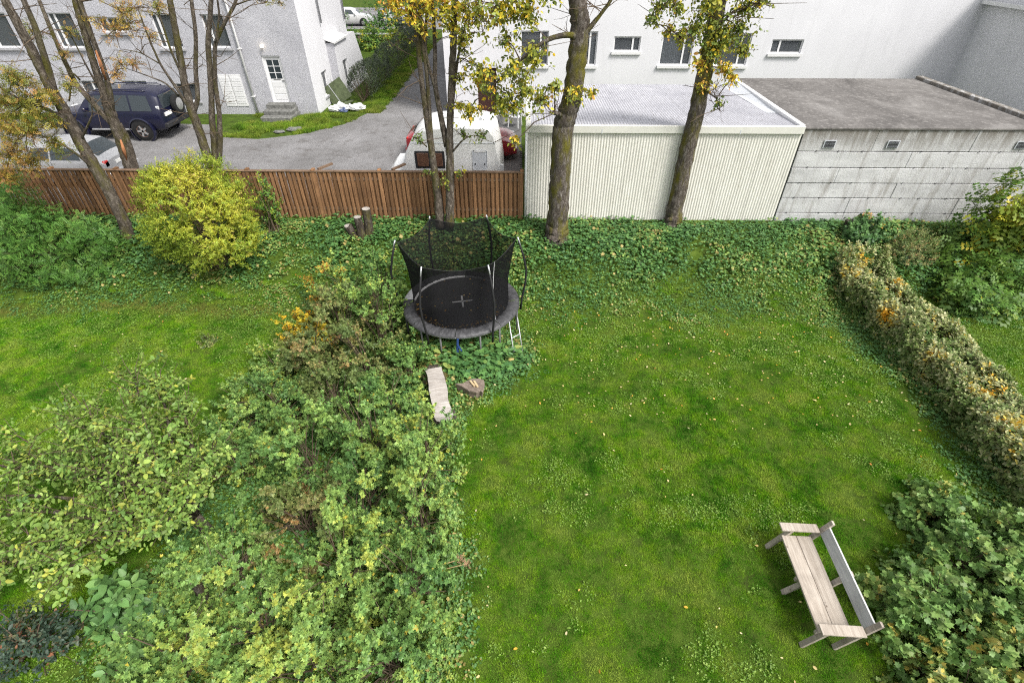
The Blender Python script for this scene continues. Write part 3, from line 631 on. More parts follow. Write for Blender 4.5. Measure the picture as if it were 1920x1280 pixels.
S = [(-2.43, .50, 1.05, 1.62, .84, .90, .70), (-2.38, .44, 1.08, 1.74, .88, .93, .72), (-2.10, .40, 1.10, 1.85, .90, .94, .74), (-1.0, .38, 1.10, 1.89, .90, .945, .76), (.10, .38, 1.09, 1.88, .90, .945, .76),
     (.40, .38, 1.08, 1.83, .90, .94, .75), (1.12, .40, 1.07, 1.14, .90, .93, .80), (1.9, .42, 1.05, 1.09, .89, .90, .78), (2.28, .46, .98, 1.02, .86, .86, .74), (2.38, .50, .88, .92, .82, .82, .72)]
car('parked_suv', 'dark navy off-road car with spare wheel on its tail', (-17.35, 22.95, GY+.004), R(180), S, 'navy', (-1.42, 1.40), .40, .955, 'cars parked on the drive', 'rim_brown', True, extra=suv_extra)

def hatch_extra(paint):
    def ex(root, half, sec, sw_, ew, sl_):
        for sg in (-1, 1):
            sw_(-1.35, -.35, sg, cut=(.22, 0)); sw_(-.28, .55, sg, cut=(0, .28))
            for x in (-.32, .72): sl_(x, sg)
            MB().bbox((-2.06, sg*.66-.12, .70), (-1.93, sg*.66+.10, .92), .03).build('tail_light', M['lamp_red'], root)
            MB().bbox((1.86, sg*.62-.15, .60), (2.02, sg*.62+.15, .74), .03).build('headlight', M['lamp_clear'], root)
        mirror_pair(root, .62, .88, .92, M[paint])
        ew(.66, 1.02, 'windscreen'); ew(-1.80, -1.36, 'rear_window')
        MB().bbox((-2.14, -.78, .34), (-1.98, .78, .56), .05).build('rear_bumper', M[paint], root)
        MB().bbox((1.98, -.78, .30), (2.13, .78, .54), .05).build('front_bumper', M[paint], root)
        MB().bbox((-2.085, -.26, .70), (-2.06, .26, .81), .004).build('number_plate', M['plate'], root)
        MB().bbox((2.03, -.36, .58), (2.06, .36, .68), .01).build('grille', M['black_plastic'], root)
    return ex
SH = [(-2.06, .36, .82, .90, .76, .78, .66), (-1.95, .26, .90, .99, .82, .83, .68), (-1.74, .24, .93, 1.08, .83, .84, .64), (-1.30, .22, .94, 1.40, .84, .85, .62), (-.5, .20, .94, 1.46, .84, .855, .62), (.20, .20, .93, 1.44, .84, .855, .62),
      (.52, .20, .92, 1.36, .84, .85, .62), (1.08, .22, .90, .96, .84, .84, .70), (1.7, .24, .82, .86, .82, .80, .68), (1.98, .28, .70, .74, .78, .76, .64), (2.06, .34, .62, .66, .74, .72, .6)]
car('parked_car', 'silver car behind the fence at the far left', (-16.05, 17.6, GY+.004), R(180), SH, 'silver', (-1.28, 1.28), .31, .868, 'cars parked on the drive', extra=hatch_extra('silver'))
car('parked_car', 'dark red car tucked behind the white caravan', (-2.25, 20.4, GY+.004), R(0), SH, 'red', (-1.28, 1.28), .31, .868, 'cars parked on the drive', extra=hatch_extra('red'))
for k, (X_, Y_, rz, lb) in enumerate([(-16.4, 57.0, 8, 'white car parked on the street nearest the plastered house'), (-11.2, 57.4, 4, 'white car on the street, second from the plastered house'), (-6.0, 60.5, 0, 'white car on the street in line with the driveway')]):
    car('street_car', lb, (X_, Y_, GY+.01), R(rz), SH, 'white_car', (-1.28, 1.28), .31, .868, 'white cars parked on the far street', extra=hatch_extra('white_car'))

# ------------------------------------------------------------------ caravan, its long side to the fence
cv = empty('caravan', (-2.15, 17.0, GY), 0, 'small white caravan with brown framed window parked behind the fence', 'caravan')
prof = [(-1.66, .42), (-1.62, .95), (-1.45, 1.55), (-1.16, 2.02), (-.92, 2.22), (-.55, 2.30), (.3, 2.34), (1.0, 2.32), (1.26, 2.24), (1.38, 2.06), (1.50, 1.5), (1.58, .95), (1.60, .42)]
cx, cz = 0, 1.3
b = MB(); L_ = []
for y, s, dz in ((-1.0, .955, 0), (-.965, .985, 0), (-.90, 1.0, 0), (-.45, 1.0, .05), (0, 1.0, .07), (.45, 1.0, .05), (.90, 1.0, 0), (.965, .985, 0), (1.0, .955, 0)):
    L_.append([(cx+(x-cx)*s, y, cz+(z-cz)*s + (dz if z > 2 else 0)) for x, z in prof])
n_ = len(prof); b.add([p for l in L_ for p in l], [(i*n_+k, i*n_+(k+1) % n_, (i+1)*n_+(k+1) % n_, (i+1)*n_+k) for i in range(8) for k in range(n_)] + [tuple(range(n_)), tuple(8*n_+k for k in range(n_))[::-1]])
b.build('body', M['caravan'], cv, True, 30)
wv = MB().bbox((-1.16, -1.022, 1.08), (-.22, -.99, 1.62), .02).build('window', M['black_plastic'], cv)
MB().bbox((-1.10, -1.034, 1.13), (-.72, -1.0, 1.57), .02).build('pane', M['brown_glass'], wv); MB().bbox((-.68, -1.034, 1.13), (-.28, -1.0, 1.57), .02).build('pane', M['brown_glass'], wv)
MB().bbox((.66, -1.018, 1.05), (1.12, -.99, 1.66), .04).build('hatch', M['caravan_grey'], cv)
MB().bbox((.70, -1.03, 1.58), (1.08, -1.0, 1.66), .02).build('hatch_lid', M['white_paint'], cv)
for x in (.72, 1.02): MB().bbox((x, -1.03, 1.20), (x+.04, -1.01, 1.25), .008).build('catch', M['black_plastic'], cv)
for z in (.78, .94, 1.86): MB().bbox((-1.50+.2*(z > 1.5)*1.4, -1.012, z), (1.50-.10*(z > 1.5), -.99, z+.018), .006).build('trim_strip', M['caravan_grey'], cv)
MB().bbox((-.35, -.25, 2.385), (.25, .30, 2.45), .03).build('roof_hatch', M['white_paint'], cv)
for x, y in ((.72, -.42), (.92, -.36)): MB().lathe([(.001, .09), (.05, .08), (.035, .0)], 10, (x, y, 2.34)).build('roof_vent', M['caravan_grey'], cv, True)
MB().bbox((-2.08, -.70, .46), (-1.60, .70, 1.02), .12).build('gas_locker', M['caravan'], cv)
MB().bar((-2.9, 0, .45), (-1.5, 0, .48), .10, .10).build('tow_bar', M['steel'], cv)
MB().bbox((1.54, -.98, .50), (1.64, -.90, 1.2), .01).build('corner_trim', M['white_paint'], cv)
for sg in (-1, 1):
    MB().lathe([(.001, -.09), (.30, -.09), (.31, 0), (.30, .09), (.001, .09)], 20, (.1, sg*.88, .31), 'y').build('wheel', M['tyre'], cv, True, 40)
    MB().tube([(-1.3, sg*.7, .45), (-1.3, sg*.7, .0)], .025, 6).build('prop', M['steel'], cv); MB().tube([(1.3, sg*.7, .45), (1.3, sg*.7, .0)], .025, 6).build('prop', M['steel'], cv)

# ------------------------------------------------------------------ yard things
pt = empty('potted_bush', (-.80, 24.9, GY+.008), 0, 'clipped cone bush in a white pot by the brown door', 'potted plant')
MB().lathe([(.001, 0), (.20, 0), (.25, .38), (.27, .40), (.22, .40), (.20, .34), (.001, .34)], 18).build('pot', M['terracotta'], pt, True, 40)
def chair_white(loc, rz, label):
    c = empty('garden_chair', loc, rz, label, 'chair', 'white garden chairs')
    MB().bbox((-.24, -.24, .42), (.24, .22, .45), .01).build('seat', M['white_paint'], c)
    for x in (-.22, .22):
        for y in (-.22, .20): MB().bar((x*1.1, y*1.15, 0), (x, y, .42), .035, .035, (0, 1, 0)).build('leg', M['white_paint'], c)
        MB().bar((x*1.1, -.24, .64), (x*1.1, .22, .66), .05, .03).build('armrest', M['white_paint'], c)
        MB().bar((x*1.1, -.22, .45), (x*1.1, -.22, .64), .03, .03, (0, 1, 0)).build('arm_post', M['white_paint'], c)
        MB().bar((x, .21, .45), (x, .30, .92), .04, .03, (0, 1, 0)).build('back_post', M['white_paint'], c)
    for k in range(4): MB().bar((-.2, .235+.02*k, .55+.1*k), (.2, .235+.02*k, .55+.1*k), .02, .06).build('back_slat', M['white_paint'], c)
chair_white((-.25, 24.3, GY+.008), R(160), 'white chair standing beside the potted cone bush')
chair_white((16.0, 18.0, 2.5), R(30), 'white chair on the terrace past the garage roof')
# green folded frame and sacks against the plastered house
gf = empty('folding_cot', (-9.15, 28.3, GY), R(8), 'green canvas folding cot leaning on the plastered house', 'cot')
MB().bar((-.55, 0, .98), (-.05, -.15, .12), 1.1, .03, (0, 1, 0)).build('canvas', M['green_canvas'], gf)
MB().bar((-.05, -.35, .10), (.35, -.45, .14), .9, .03, (0, 0, 1)).build('canvas', M['green_canvas'], gf)
for y in (-.55, .40): MB().tube([(-.6, y, 1.05), (-.02, y-.1, .02)], .018, 6).build('frame_tube', M['steel'], gf)
def sack(name, loc, r, mat, label, seed):
    bm = bmesh.new(); bmesh.ops.create_icosphere(bm, subdivisions=3, radius=1); rs = random.Random(seed)
    ph = [rs.uniform(0, 6) for _ in range(6)]
    for v in bm.verts:
        c = v.co; k = 1 + .16*math.sin(5*c.x+ph[0]+3*c.y) + .13*math.sin(7*c.y+ph[1]) + .10*math.sin(11*c.z+ph[2]+5*c.x) + rs.uniform(-.05, .05)
        v.co = Vector((c.x*r[0]*k, c.y*r[1]*k, max(0, (c.z*.5+.45)*r[2]*k)))
    me = bpy.data.meshes.new(name); bm.to_mesh(me); bm.free()
    return tag(link(name, me, mat, None, loc), label, 'sack', 'sacks beside the plastered house')
sack('rubbish_sack', (-8.95, 26.75, GY), (.50, .36, .34), M['bag_white'], 'crumpled white sack lying nearest the house corner', 1)
sack('rubbish_sack', (-8.15, 27.0, GY), (.42, .34, .30), M['bag_white'], 'crumpled white sack lying beside the drive hedge', 2)
sack('rubbish_sack', (-8.72, 26.50, GY), (.20, .16, .22), M['bag_blue'], 'small blue sack in front of the white ones', 3)
for k, (x, y, s, lb) in enumerate([(-10.2, 23.6, .24, 'flat pale stone in the verge before the steps'), (-10.75, 23.25, .17, 'small stone beside the flat one in the verge')]):
    o = sack('verge_stone', (x, y, GY), (s*1.4, s, s*.45), M['grey_stone'], lb, 9+k); o['category'] = 'stone'; o['group'] = 'stones in the verge'
# low brown retaining wall and post in the far garden
gw = empty('garden_wall', (0, 0, 0), 0, 'low brown retaining wall in the garden behind the plastered house', 'wall')
MB().bbox((-16.0, 47.0, GY-.1), (-10.2, 47.3, GY+.55), .02).build('wall', M['cut_wood'], gw); MB().bbox((-16.05, 46.95, GY+.552), (-10.15, 47.35, GY+.66), .02).build('coping', M['sill_grey'], gw)

# ------------------------------------------------------------------ trampoline
TC = (-1.49, 10.90); tz = float(ground_z(*TC))
tr = empty('trampoline', (TC[0], TC[1], 0), 0, 'round black trampoline with safety net and white cross on its mat', 'trampoline')
TH = .85
MB().lathe([(.001, TH+.004), (1.215, TH+.004), (1.215, TH-.004), (.001, TH-.004)], 48).build('mat', M['mat'], tr)
for a in (12, 100):
    c_, s_ = math.cos(R(a)), math.sin(R(a)); MB().bar((-.26*c_+.03, -.26*s_, TH+.010), (.26*c_+.03, .26*s_, TH+.010), .045, .004).build('cross_mark', M['tape_white'], tr)
nseg = 8
for k in range(nseg):                                                   # padded ring in eight sewn sections
    vs = []; st = 40
    for j in range(st+1):
        a = R(k*45 + 45*j/st + .25 + (-.5*(j == st))); 
        for r_, z_ in ((1.18, TH-.01), (1.20, TH+.035), (1.34, TH+.055), (1.46, TH+.045), (1.505, TH+.012), (1.515, TH-.025)):
            wv_ = .009*math.sin(a*37+r_*9) + .011*math.sin(a*96+14*r_)
            vs.append((r_*math.cos(a), r_*math.sin(a), z_+(wv_ if 1.19 < r_ < 1.5 else 0)))
    fs_ = [(j*6+i, j*6+i+1, (j+1)*6+i+1, (j+1)*6+i) for j in range(st) for i in range(5)]
    MB().add(vs, fs_).build('pad_section', M['grey_pad'] if k in (2, 3) else M['black_pad'], tr, True, 60)
MB().tube([(1.49*math.cos(R(a)), 1.49*math.sin(R(a)), TH-.03) for a in range(0, 361, 8)], .022, 8, False).build('frame_ring', M['steel'], tr, True)
PA = [R(4+60*k) for k in range(6)]; NT = 2.60
for a in PA:
    c_, s_ = math.cos(a), math.sin(a)
    lo = [(1.55, TH-.62), (1.55, TH-.1)]; pts = [(1.55, TH-.3), (1.57, TH), (1.66, TH+.5), (1.68, TH+.9), (1.60, TH+1.3), (1.47, NT-.02)]
    po = MB().tube([(r_*c_, r_*s_, z_) for r_, z_ in pts], [.027, .027, .027, .027, .026, .018], 10).build('net_pole', M['foam'], tr, True)
    MB().tube([(1.525*c_, 1.525*s_, NT-.16), (1.455*c_, 1.455*s_, NT+.05)], .017, 8).build('pole_tip', M['steel'], po, True)
    for da in (-.19, .19):
        g_ = float(ground_z(TC[0]+1.46*math.cos(a+da), TC[1]+1.46*math.sin(a+da)))
        MB().tube([(1.46*math.cos(a+da), 1.46*math.sin(a+da), TH-.05), (1.46*math.cos(a+da), 1.46*math.sin(a+da), g_)], .022, 8).build('leg', M['leg_steel'], tr, True)
    MB().tube([(1.46*math.cos(a+t), 1.46*math.sin(a+t), float(ground_z(TC[0]+1.46*math.cos(a+t), TC[1]+1.46*math.sin(a+t)))+.02) for t in (-.19, 0, .19)], .022, 8).build('foot_tube', M['leg_steel'], tr, True)
# net: hung from the pole tips, pulled in towards the mat
vs = []; ns, nzv = 72, 10
for j in range(nzv+1):
    t = j/nzv
    for k in range(ns):
        a = PA[0] + 2*math.pi*k/ns; f_ = (k % 12)/12.0; ar = math.cos(math.pi/6)/math.cos((f_-.5)*math.pi/3)
        rt = 1.42*ar; rt *= 1 - .03*math.sin(math.pi*f_); rb = 1.225
        r_ = rb*(1-t)+rt*t - .07*math.sin(math.pi*t) + .006*math.sin(a*31+t*9)
        vs.append((r_*math.cos(a), r_*math.sin(a), TH+.03 + t*(NT-TH-.03) - .13*t*math.sin(math.pi*f_)))
MB().add(vs, [(j*ns+k, j*ns+(k+1) % ns, (j+1)*ns+(k+1) % ns, (j+1)*ns+k) for j in range(nzv) for k in range(ns)]).build('net', M['net'], tr, True)
MB().tube([vs[nzv*ns+k] for k in range(ns)] + [vs[nzv*ns]], .008, 5, False).build('net_edge', M['foam'], tr)
MB().tube([vs[j*ns+63] for j in range(nzv+1)], .012, 5).build('net_zip', M['grey_pad'], tr)
ld = MB()
g_ = .02
for dx in (0, .28): ld.tube([(1.26+dx*.72, -.83+dx*.66, TH-.02), (1.40+dx*.75, -1.28+dx*.62, float(ground_z(TC[0]+1.5, TC[1]-1.1))+.02)], .014, 6)
for t in (.45, .8): ld.tube([(1.26+.14*t, -.83-.45*t, TH*(1-t)), (1.26+.2016+.149*t, -.83+.185-.461*t, TH*(1-t))], .014, 6)
ld.build('ladder', M['steel'], tr, True)
st_ = MB(); st_.bar((.06, -1.53, TH-.02), (.03, -1.55, TH-.42), .05, .012, (0, 1, 0)); st_.bar((.03, -1.54, TH-.16), (.14, -1.60, TH-.34), .04, .01, (0, 1, 0)); st_.build('strap', M['blue_strap'], tr)

# ------------------------------------------------------------------ weathered bench on the lawn
bz = 0.0
bn = empty('garden_bench', (4.66, 3.90, bz), R(-2.5), 'weathered grey plank bench standing on the lawn', 'bench')
for k, x in enumerate((-.122, .122)): MB().bbox((x-.1195, -.76, .40), (x+.1195, .76, .44), .004).build('seat_plank', M['bench_wood'], bn)
MB().bar((.40, -.80, .64), (.40, .82, .64), .20, .035, (.93, 0, -.36)).build('backrest', M['bench_grey'], bn)
for y in (-.80, .80): MB().bbox((-.30, y-.075, .60), (.31, y+.075, .635), .006).build('armrest', M['bench_wood'], bn)
for y in (-.78, 0.0, .78):
    MB().bar((-.35, y, .0), (-.10, y, .598 if y else .40), .045, .075, (0, 1, 0)).build('front_leg', M['bench_wood'], bn)
    MB().bar((.46, y, .84 if y else .72), (.13, y, .0), .045, .075, (0, 1, 0)).build('back_leg', M['bench_wood'], bn)
    MB().box((-.26, y-.07 if y > 0 else y+.026, .33), (.25, y-.026 if y > 0 else y+.07, .398)).build('seat_bearer', M['bench_wood'], bn)

# ------------------------------------------------------------------ log seat, stump table, cut trunks
def chunk(path, rad, seg, seed, rough): return MB().tube(path, rad, seg, True, rough, random.Random(seed))
lp0, lp1 = at_z(812, 690, .40), at_z(833, 780, .40); d_ = (lp1-lp0)
lg = empty('log_seat', (float(lp0[0]), float(lp0[1]), 0), math.atan2(d_[1], d_[0]), 'silvered half log seat on short logs among the leaves', 'log seat')
Ll = float(np.hypot(d_[0], d_[1]))
b = MB(); sec_ = [(-.19, .40), (-.05, .405), (.08, .40), (.19, .395), (.17, .30), (.08, .24), (-.06, .24), (-.16, .30)]
vs = []; rs = random.Random(4); st = 12
for j in range(st+1):
    x = Ll*j/st; sw_ = 1.0 - .05*math.sin(j*.9); off = .015*math.sin(j*.5)
    vs += [(x, y*sw_+off+rs.uniform(-.006, .006), z+rs.uniform(-.005, .005)) for y, z in sec_]
b.add(vs, [(j*8+k, j*8+(k+1) % 8, (j+1)*8+(k+1) % 8, (j+1)*8+k) for j in range(st) for k in range(8)] + [tuple(range(8)), tuple(st*8+k for k in range(8))]); b.build('plank', M['log_wood'], lg)
for x in (.05, Ll-.25): chunk([(x, -.26, .12), (x+.02, 0, .12), (x, .26, .12)], [.125, .12, .12], 12, int(x*10), .12).build('support_log', M['bark_log'], lg, True, 50)
chunk([(-.12, -.12, .20), (-.06, .0, .19), (-.10, .18, .21)], [.17, .19, .16], 12, 3, .15).build('end_log', M['bark_log'], lg, True, 50)
sp = at_z(888, 722, .22)
stp = empty('tree_stump_table', (float(sp[0]), float(sp[1]), 0), 0, 'dark pointed slab of stump with split wood lying on it', 'stump')
out = [(-.34, .04), (-.22, -.02), (-.08, -.13), (.06, -.17), (.13, -.13), (.17, -.17), (.19, -.10), (.20, .02), (.18, .14), (.08, .18), (-.04, .17), (-.12, .12), (-.20, .05)]
b = MB(); n_ = len(out)
for z, s in ((-.05, .9), (.1, .92), (.20, 1.02), (.22, .99)): b.v += [(x*s*1.25, y*s*1.3, z) for x, y in out]
b.f += [(j*n_+k, j*n_+(k+1) % n_, (j+1)*n_+(k+1) % n_, (j+1)*n_+k) for j in range(3) for k in range(n_)] + [tuple(3*n_+k for k in range(n_))]
b.build('block', M['cut_wood'], stp)
for k, (x, y, a, lb) in enumerate([(-.03, .03, 125, 'pale split stick on the stump, the left of two'), (.05, .02, 118, 'pale split stick on the stump, the right of two')]):
    o = MB().bar((-.10, 0, 0), (.10, 0, .005), .045, .04).build('split_stick', M['pale_wood'], None, loc=(float(sp[0])+x, float(sp[1])+y, .242), rot=(0, 0, R(a))); tag(o, lb, 'stick', 'split sticks on the stump')
cl = empty('cut_trunks', (-4.78, 14.15, float(ground_z(-4.78, 14.15))-.05), 0, 'cluster of three sawn off grey trunks in front of the fence', 'stump')
for k, (x, y, h_, r_, lean) in enumerate([(-.34, -.02, .42, .13, -.22), (-.06, -.05, .72, .12, -.06), (.19, .03, .95, .13, .02)]):
    t_ = chunk([(x*.8, y, 0), (x, y, h_*.5), (x+lean*.4, y, h_)], [r_*1.15, r_, r_*.97], 14, k, .10).build('trunk', M['bark_log'], cl, True, 45)
    MB().lathe([(.001, h_+.012), (r_*.9, h_+.008), (r_*.93, h_-.01)], 14, (x+lean*.4, y, 0)).build('sawn_face', M['log_wood'], t_)
us = empty('mossy_stump', (10.40, 14.55, 1.0), 0, 'mossy upright stump with orange plant at the concrete wall', 'stump')
chunk([(0, 0, -.1), (.02, 0, .3), (.06, 0, .62)], [.15, .13, .14], 14, 5, .16).build('trunk', M['bark_log'], us, True, 45)
chunk([(-.28, .05, -.1), (-.26, .05, .25), (-.27, .05, .46)], [.11, .10, .11], 12, 6, .16).build('trunk', M['bark_log'], us, True, 45)
ps = empty('low_stump', (-4.81, 3.55, 0), 0, 'small sawn stump end showing pink among the currant bushes', 'stump')
chunk([(0, 0, -.05), (.01, 0, .3), (.02, .02, .78)], [.09, .075, .068], 12, 12, .12).build('trunk', M['bark_log'], ps, True, 45)
MB().lathe([(.001, .795), (.055, .792), (.066, .775)], 14, (.02, .02, 0)).build('sawn_face', plain('pinkish_cut_wood', (.22, .15, .125), .85, .2, var=.3, scale=14), ps)
# dry stalks
for k, (px_, py_, tx, ty, lb) in enumerate([(800, 1062, 862, 1048, 'dry umbel stalk leaning over the lawn, upper of two'), (812, 1065, 876, 1056, 'dry umbel stalk leaning over the lawn, lower of two')]):
    p0, p1 = at_z(px_, py_, .35), at_z(tx, ty, .55)
    rt = empty('dry_umbel', (float(p0[0])-.25, float(p0[1])-.1, 0), 0, lb, 'dry plant', 'dry umbels')
    q = Vector(p1) - Vector(rt.location)
    MB().tube([(0, 0, 0), (q.x*.45, q.y*.45, q.z*.75), (q.x, q.y, q.z)], [.008, .007, .005], 6).build('stalk', M['stalk'], rt, True)
    hb = MB(); rs = random.Random(k)
    for j in range(26):
        v = Vector((rs.uniform(-.07, .07), rs.uniform(-.07, .07), rs.uniform(-.01, .035))); hb.bar((q.x, q.y, q.z-.03), (q.x+v.x, q.y+v.y, q.z+v.z), .004, .004)
        hb.add([(q.x+v.x+a*.012, q.y+v.y+c*.012, q.z+v.z+e*.008) for a, c, e in ((1,0,0),(0,1,0),(-1,0,0),(0,-1,0),(0,0,1))], [(0,1,4),(1,2,4),(2,3,4),(3,0,4)])
    hb.build('seed_head', M['umbel'], rt)
# ================================================================== PLANTS
def nrm(v): return v / np.maximum(np.linalg.norm(v, axis=-1, keepdims=True), 1e-9)
T_OVAL = (np.array([(0,0,0),(-.27,.30,.05),(-.23,.70,.04),(0,1,-.05),(.23,.70,.04),(.27,.30,.05)]), [(0,5,4,3),(0,3,2,1)])
T_RHOMB = (np.array([(0,0,0),(.21,.45,.05),(0,1,-.03),(-.21,.45,.05)]), [(0,1,2),(0,2,3)])
h_ = [(0,0),(.30,.04),(.52,.26),(.36,.40),(.50,.70),(.22,.68),(0,1.0)]
T_LOBE = (np.array([(x, y, .10*abs(x)) for x, y in h_] + [(-x, y, .10*abs(x)) for x, y in h_[1:-1]]), [(0,1,2,3,4,5,6),(6,11,10,9,8,7,0)])
T_LOBE3 = (np.array([(0,0,0),(.36,.10,.05),(.50,.52,.06),(.20,.50,.02),(0,1,-.04),(-.36,.10,.05),(-.50,.52,.06),(-.20,.50,.02)]), [(0,1,2,3,4),(4,7,6,5,0)])
def pinnate(n_=4, lw=.10, ll=.30):
    v, f = [], []
    for k in range(n_):
        y = .22 + .62*k/(n_-1); L_ = ll*(1-.25*abs(k/(n_-1)-.4))
        for s in (-1, 1):
            b0 = len(v); v += [(0, y, 0), (s*L_*.55, y+.02-lw*.5, .02), (s*L_, y+.12, -.04), (s*L_*.5, y+.02+lw*.8, .02)]; f.append((b0, b0+1, b0+2, b0+3) if s > 0 else (b0+3, b0+2, b0+1, b0))
    b0 = len(v); v += [(0, .82, 0), (lw*.6, .95, .02), (0, 1.14, -.03), (-lw*.6, .95, .02)]; f.append((b0, b0+1, b0+2, b0+3))
    return (np.array(v), f)
T_PINN = pinnate(); T_ELDER = pinnate(3, .20, .42); T_FERN = pinnate(5, .08, .26)
def leaf_mesh(name, tmpl, pos, axis, norm, size, hue, rnd):
    tv, tf = tmpl; n_ = len(pos); k = len(tv)
    y = nrm(axis); z = norm - y*np.sum(norm*y, 1, keepdims=True); z = nrm(z); x = np.cross(y, z)
    V = pos[:, None, :] + size[:, None, None]*(tv[None, :, 0:1]*x[:, None] + tv[None, :, 1:2]*y[:, None] + tv[None, :, 2:3]*z[:, None])
    lt = np.array([len(f) for f in tf]); lv = np.concatenate([np.array(f) for f in tf])
    loops = (lv[None, :] + (np.arange(n_)*k)[:, None]).ravel()
    tot = np.tile(lt, n_); start = np.concatenate([[0], np.cumsum(tot)[:-1]])
    me = bpy.data.meshes.new(name); me.vertices.add(n_*k); me.vertices.foreach_set('co', V.astype(np.float32).ravel())
    me.loops.add(len(loops)); me.loops.foreach_set('vertex_index', loops.astype(np.int32))
    me.polygons.add(len(tot)); me.polygons.foreach_set('loop_start', start.astype(np.int32)); me.polygons.foreach_set('loop_total', tot.astype(np.int32))
    me.update(calc_edges=True)
    for nm, arr in (('hue', hue), ('rnd', rnd)):
        at = me.attributes.new(nm, 'FLOAT', 'POINT'); at.data.foreach_set('value', np.repeat(np.clip(arr, 0, 1), k).astype(np.float32))
    return me
def shoot_leaves(pos, dirs, nl, length, size, rs, el0=-.15, el1=.9, jit=.35, upn=.45):
    S = len(pos); d = nrm(dirs); ref = np.where(np.abs(d[:, 2:3]) < .9, np.array([[0, 0, 1.]]), np.array([[1., 0, 0]]))
    a = nrm(np.cross(d, ref)); b = np.cross(d, a)
    k = np.arange(nl)[None, :]; t = (k+.5)/nl + np.zeros((S, 1)); th = k*2.399 + rs.uniform(0, 6.28, (S, 1)) + rs.normal(0, .3, (S, nl))
    L_ = length*rs.uniform(.7, 1.3, (S, 1))
    base = pos[:, None, :] - d[:, None, :]*(L_*(1-t))[..., None]
    rad = a[:, None, :]*np.cos(th)[..., None] + b[:, None, :]*np.sin(th)[..., None]
    el = el0 + (el1-el0)*t**1.6 + rs.normal(0, .2, (S, nl))
    ax = rad*np.cos(el)[..., None] + d[:, None, :]*np.sin(el)[..., None]
    nn = d[:, None, :]*np.cos(el)[..., None] - rad*np.sin(el)[..., None] + np.array([0, 0, upn]) + rs.normal(0, jit, (S, nl, 3))
    sz = size*rs.uniform(.45, 1.35, (S, nl))*(1-.35*t)
    return base.reshape(-1, 3), ax.reshape(-1, 3), nn.reshape(-1, 3), sz.ravel(), np.repeat(np.arange(S), nl)
def dome(c, rx, ry, h, n_, rs, lump=.28, zlo=-.05, deep=.45, lift=0.0):
    z = rs.uniform(zlo, 1, n_); a = rs.uniform(0, 2*math.pi, n_); q = np.sqrt(np.maximum(0, 1-(z if zlo < -.2 else np.clip(z, 0, 1))**2)); d = np.stack([q*np.cos(a), q*np.sin(a), z], 1)
    p1, p2, p3 = rs.uniform(0, 6, 3)
    lum = 1 + lump*(.5*np.sin(a*3+p1+2*z) + .4*np.sin(a*5+p2-5*z) + .35*np.sin(9*z+p3+a*2))
    rf = lum*(1 - deep*rs.uniform(0, 1, n_)**2.2)
    pos = np.array(c) + d*np.array([rx, ry, h])*rf[:, None]
    pos[:, 2] = np.maximum(pos[:, 2], c[2]-lift+.05)
    dr = nrm(d/np.array([rx, ry, h])*min(rx, h)) + np.array([0, 0, .55]) + rs.normal(0, .18, (n_, 3))
    return pos, nrm(dr)
def stems_mesh(base, tips, rs, r0=.012, bend=.25):
    b = MB(); base = np.array(base)
    for t in tips:
        o = base + np.array([rs.normal(0, .10), rs.normal(0, .10), 0]); m_ = o*.45 + t*.55; m_[2] = o[2] + (t[2]-o[2])*(.62 + rs.uniform(-.1, .1)); m_[:2] -= (t[:2]-o[:2])*.12
        b.tube([o, m_, t], [r0, r0*.7, r0*.35], 4, False)
    return b
SEED = [100]
def shrub(name, label, c, rx, ry, h, shoots, nl, size, tmpl, mat, cat='shrub', group=None, hue=(.4, .2), accent=None, length=.22, stem='twig', nst=26, lump=.28, zlo=-.05, deep=.45, el=(-.15, .9), r0=.012, jit=.35, upn=.45, clumps=0, crad=.13, lift=0.0, cap=1.0):
    SEED[0] += 1; rs = np.random.default_rng(SEED[0]); c = np.array([c[0], c[1], float(ground_z(c[0], c[1])) if len(c) < 3 else c[2]], float)
    rt = empty(name, tuple(c), 0, label, cat, group)
    if clumps:                                         # leaves gather on separate shoot tips with dark gaps between
        cp, cd = dome((0, 0, lift), rx, ry, h, clumps, rs, lump, zlo, deep, lift); ci = rs.integers(0, clumps, shoots)
        off = rs.normal(0, 1, (shoots, 3))*crad*np.array([1, 1, .7]); pos = cp[ci] + off; d = nrm(cd[ci] + off/crad*.55 + rs.normal(0, .15, (shoots, 3)))
        pos[:, 2] = np.maximum(pos[:, 2], .04); chue = rs.normal(0, 1, clumps)
    else: pos, d = dome((0, 0, lift), rx, ry, h, shoots, rs, lump, zlo, deep, lift)
    P, A, Nn, S_, sid = shoot_leaves(pos, d, nl, length, size, rs, el[0], el[1], jit, upn)
    sh = np.clip(rs.normal(hue[0], hue[1], shoots), 0, 1) if not clumps else np.clip(hue[0] + chue[ci]*hue[1] + rs.normal(0, .07, shoots), 0, 1)
    if accent is not None:
        for ax_, ay, az, ar, av in accent:
            q = np.exp(-((pos[:, 0]-ax_)**2 + (pos[:, 1]-ay)**2 + (pos[:, 2]-az)**2)/ar**2); sh = sh*(1-q) + av*q
    H_ = sh[sid] + rs.normal(0, .09, len(P)); H_ = np.where(rs.uniform(0, 1, len(P)) < .010, .97, np.minimum(H_, cap))
    crown = link('foliage', leaf_mesh('foliage', tmpl, P, A, Nn, S_, H_, rs.uniform(0, 1, len(P))), M[mat], rt)
    idx = rs.choice(shoots, min(nst, shoots), replace=False); stems_mesh((0, 0, -.03), pos[idx], rs, r0).build('stems', M[stem], rt)
    return rt

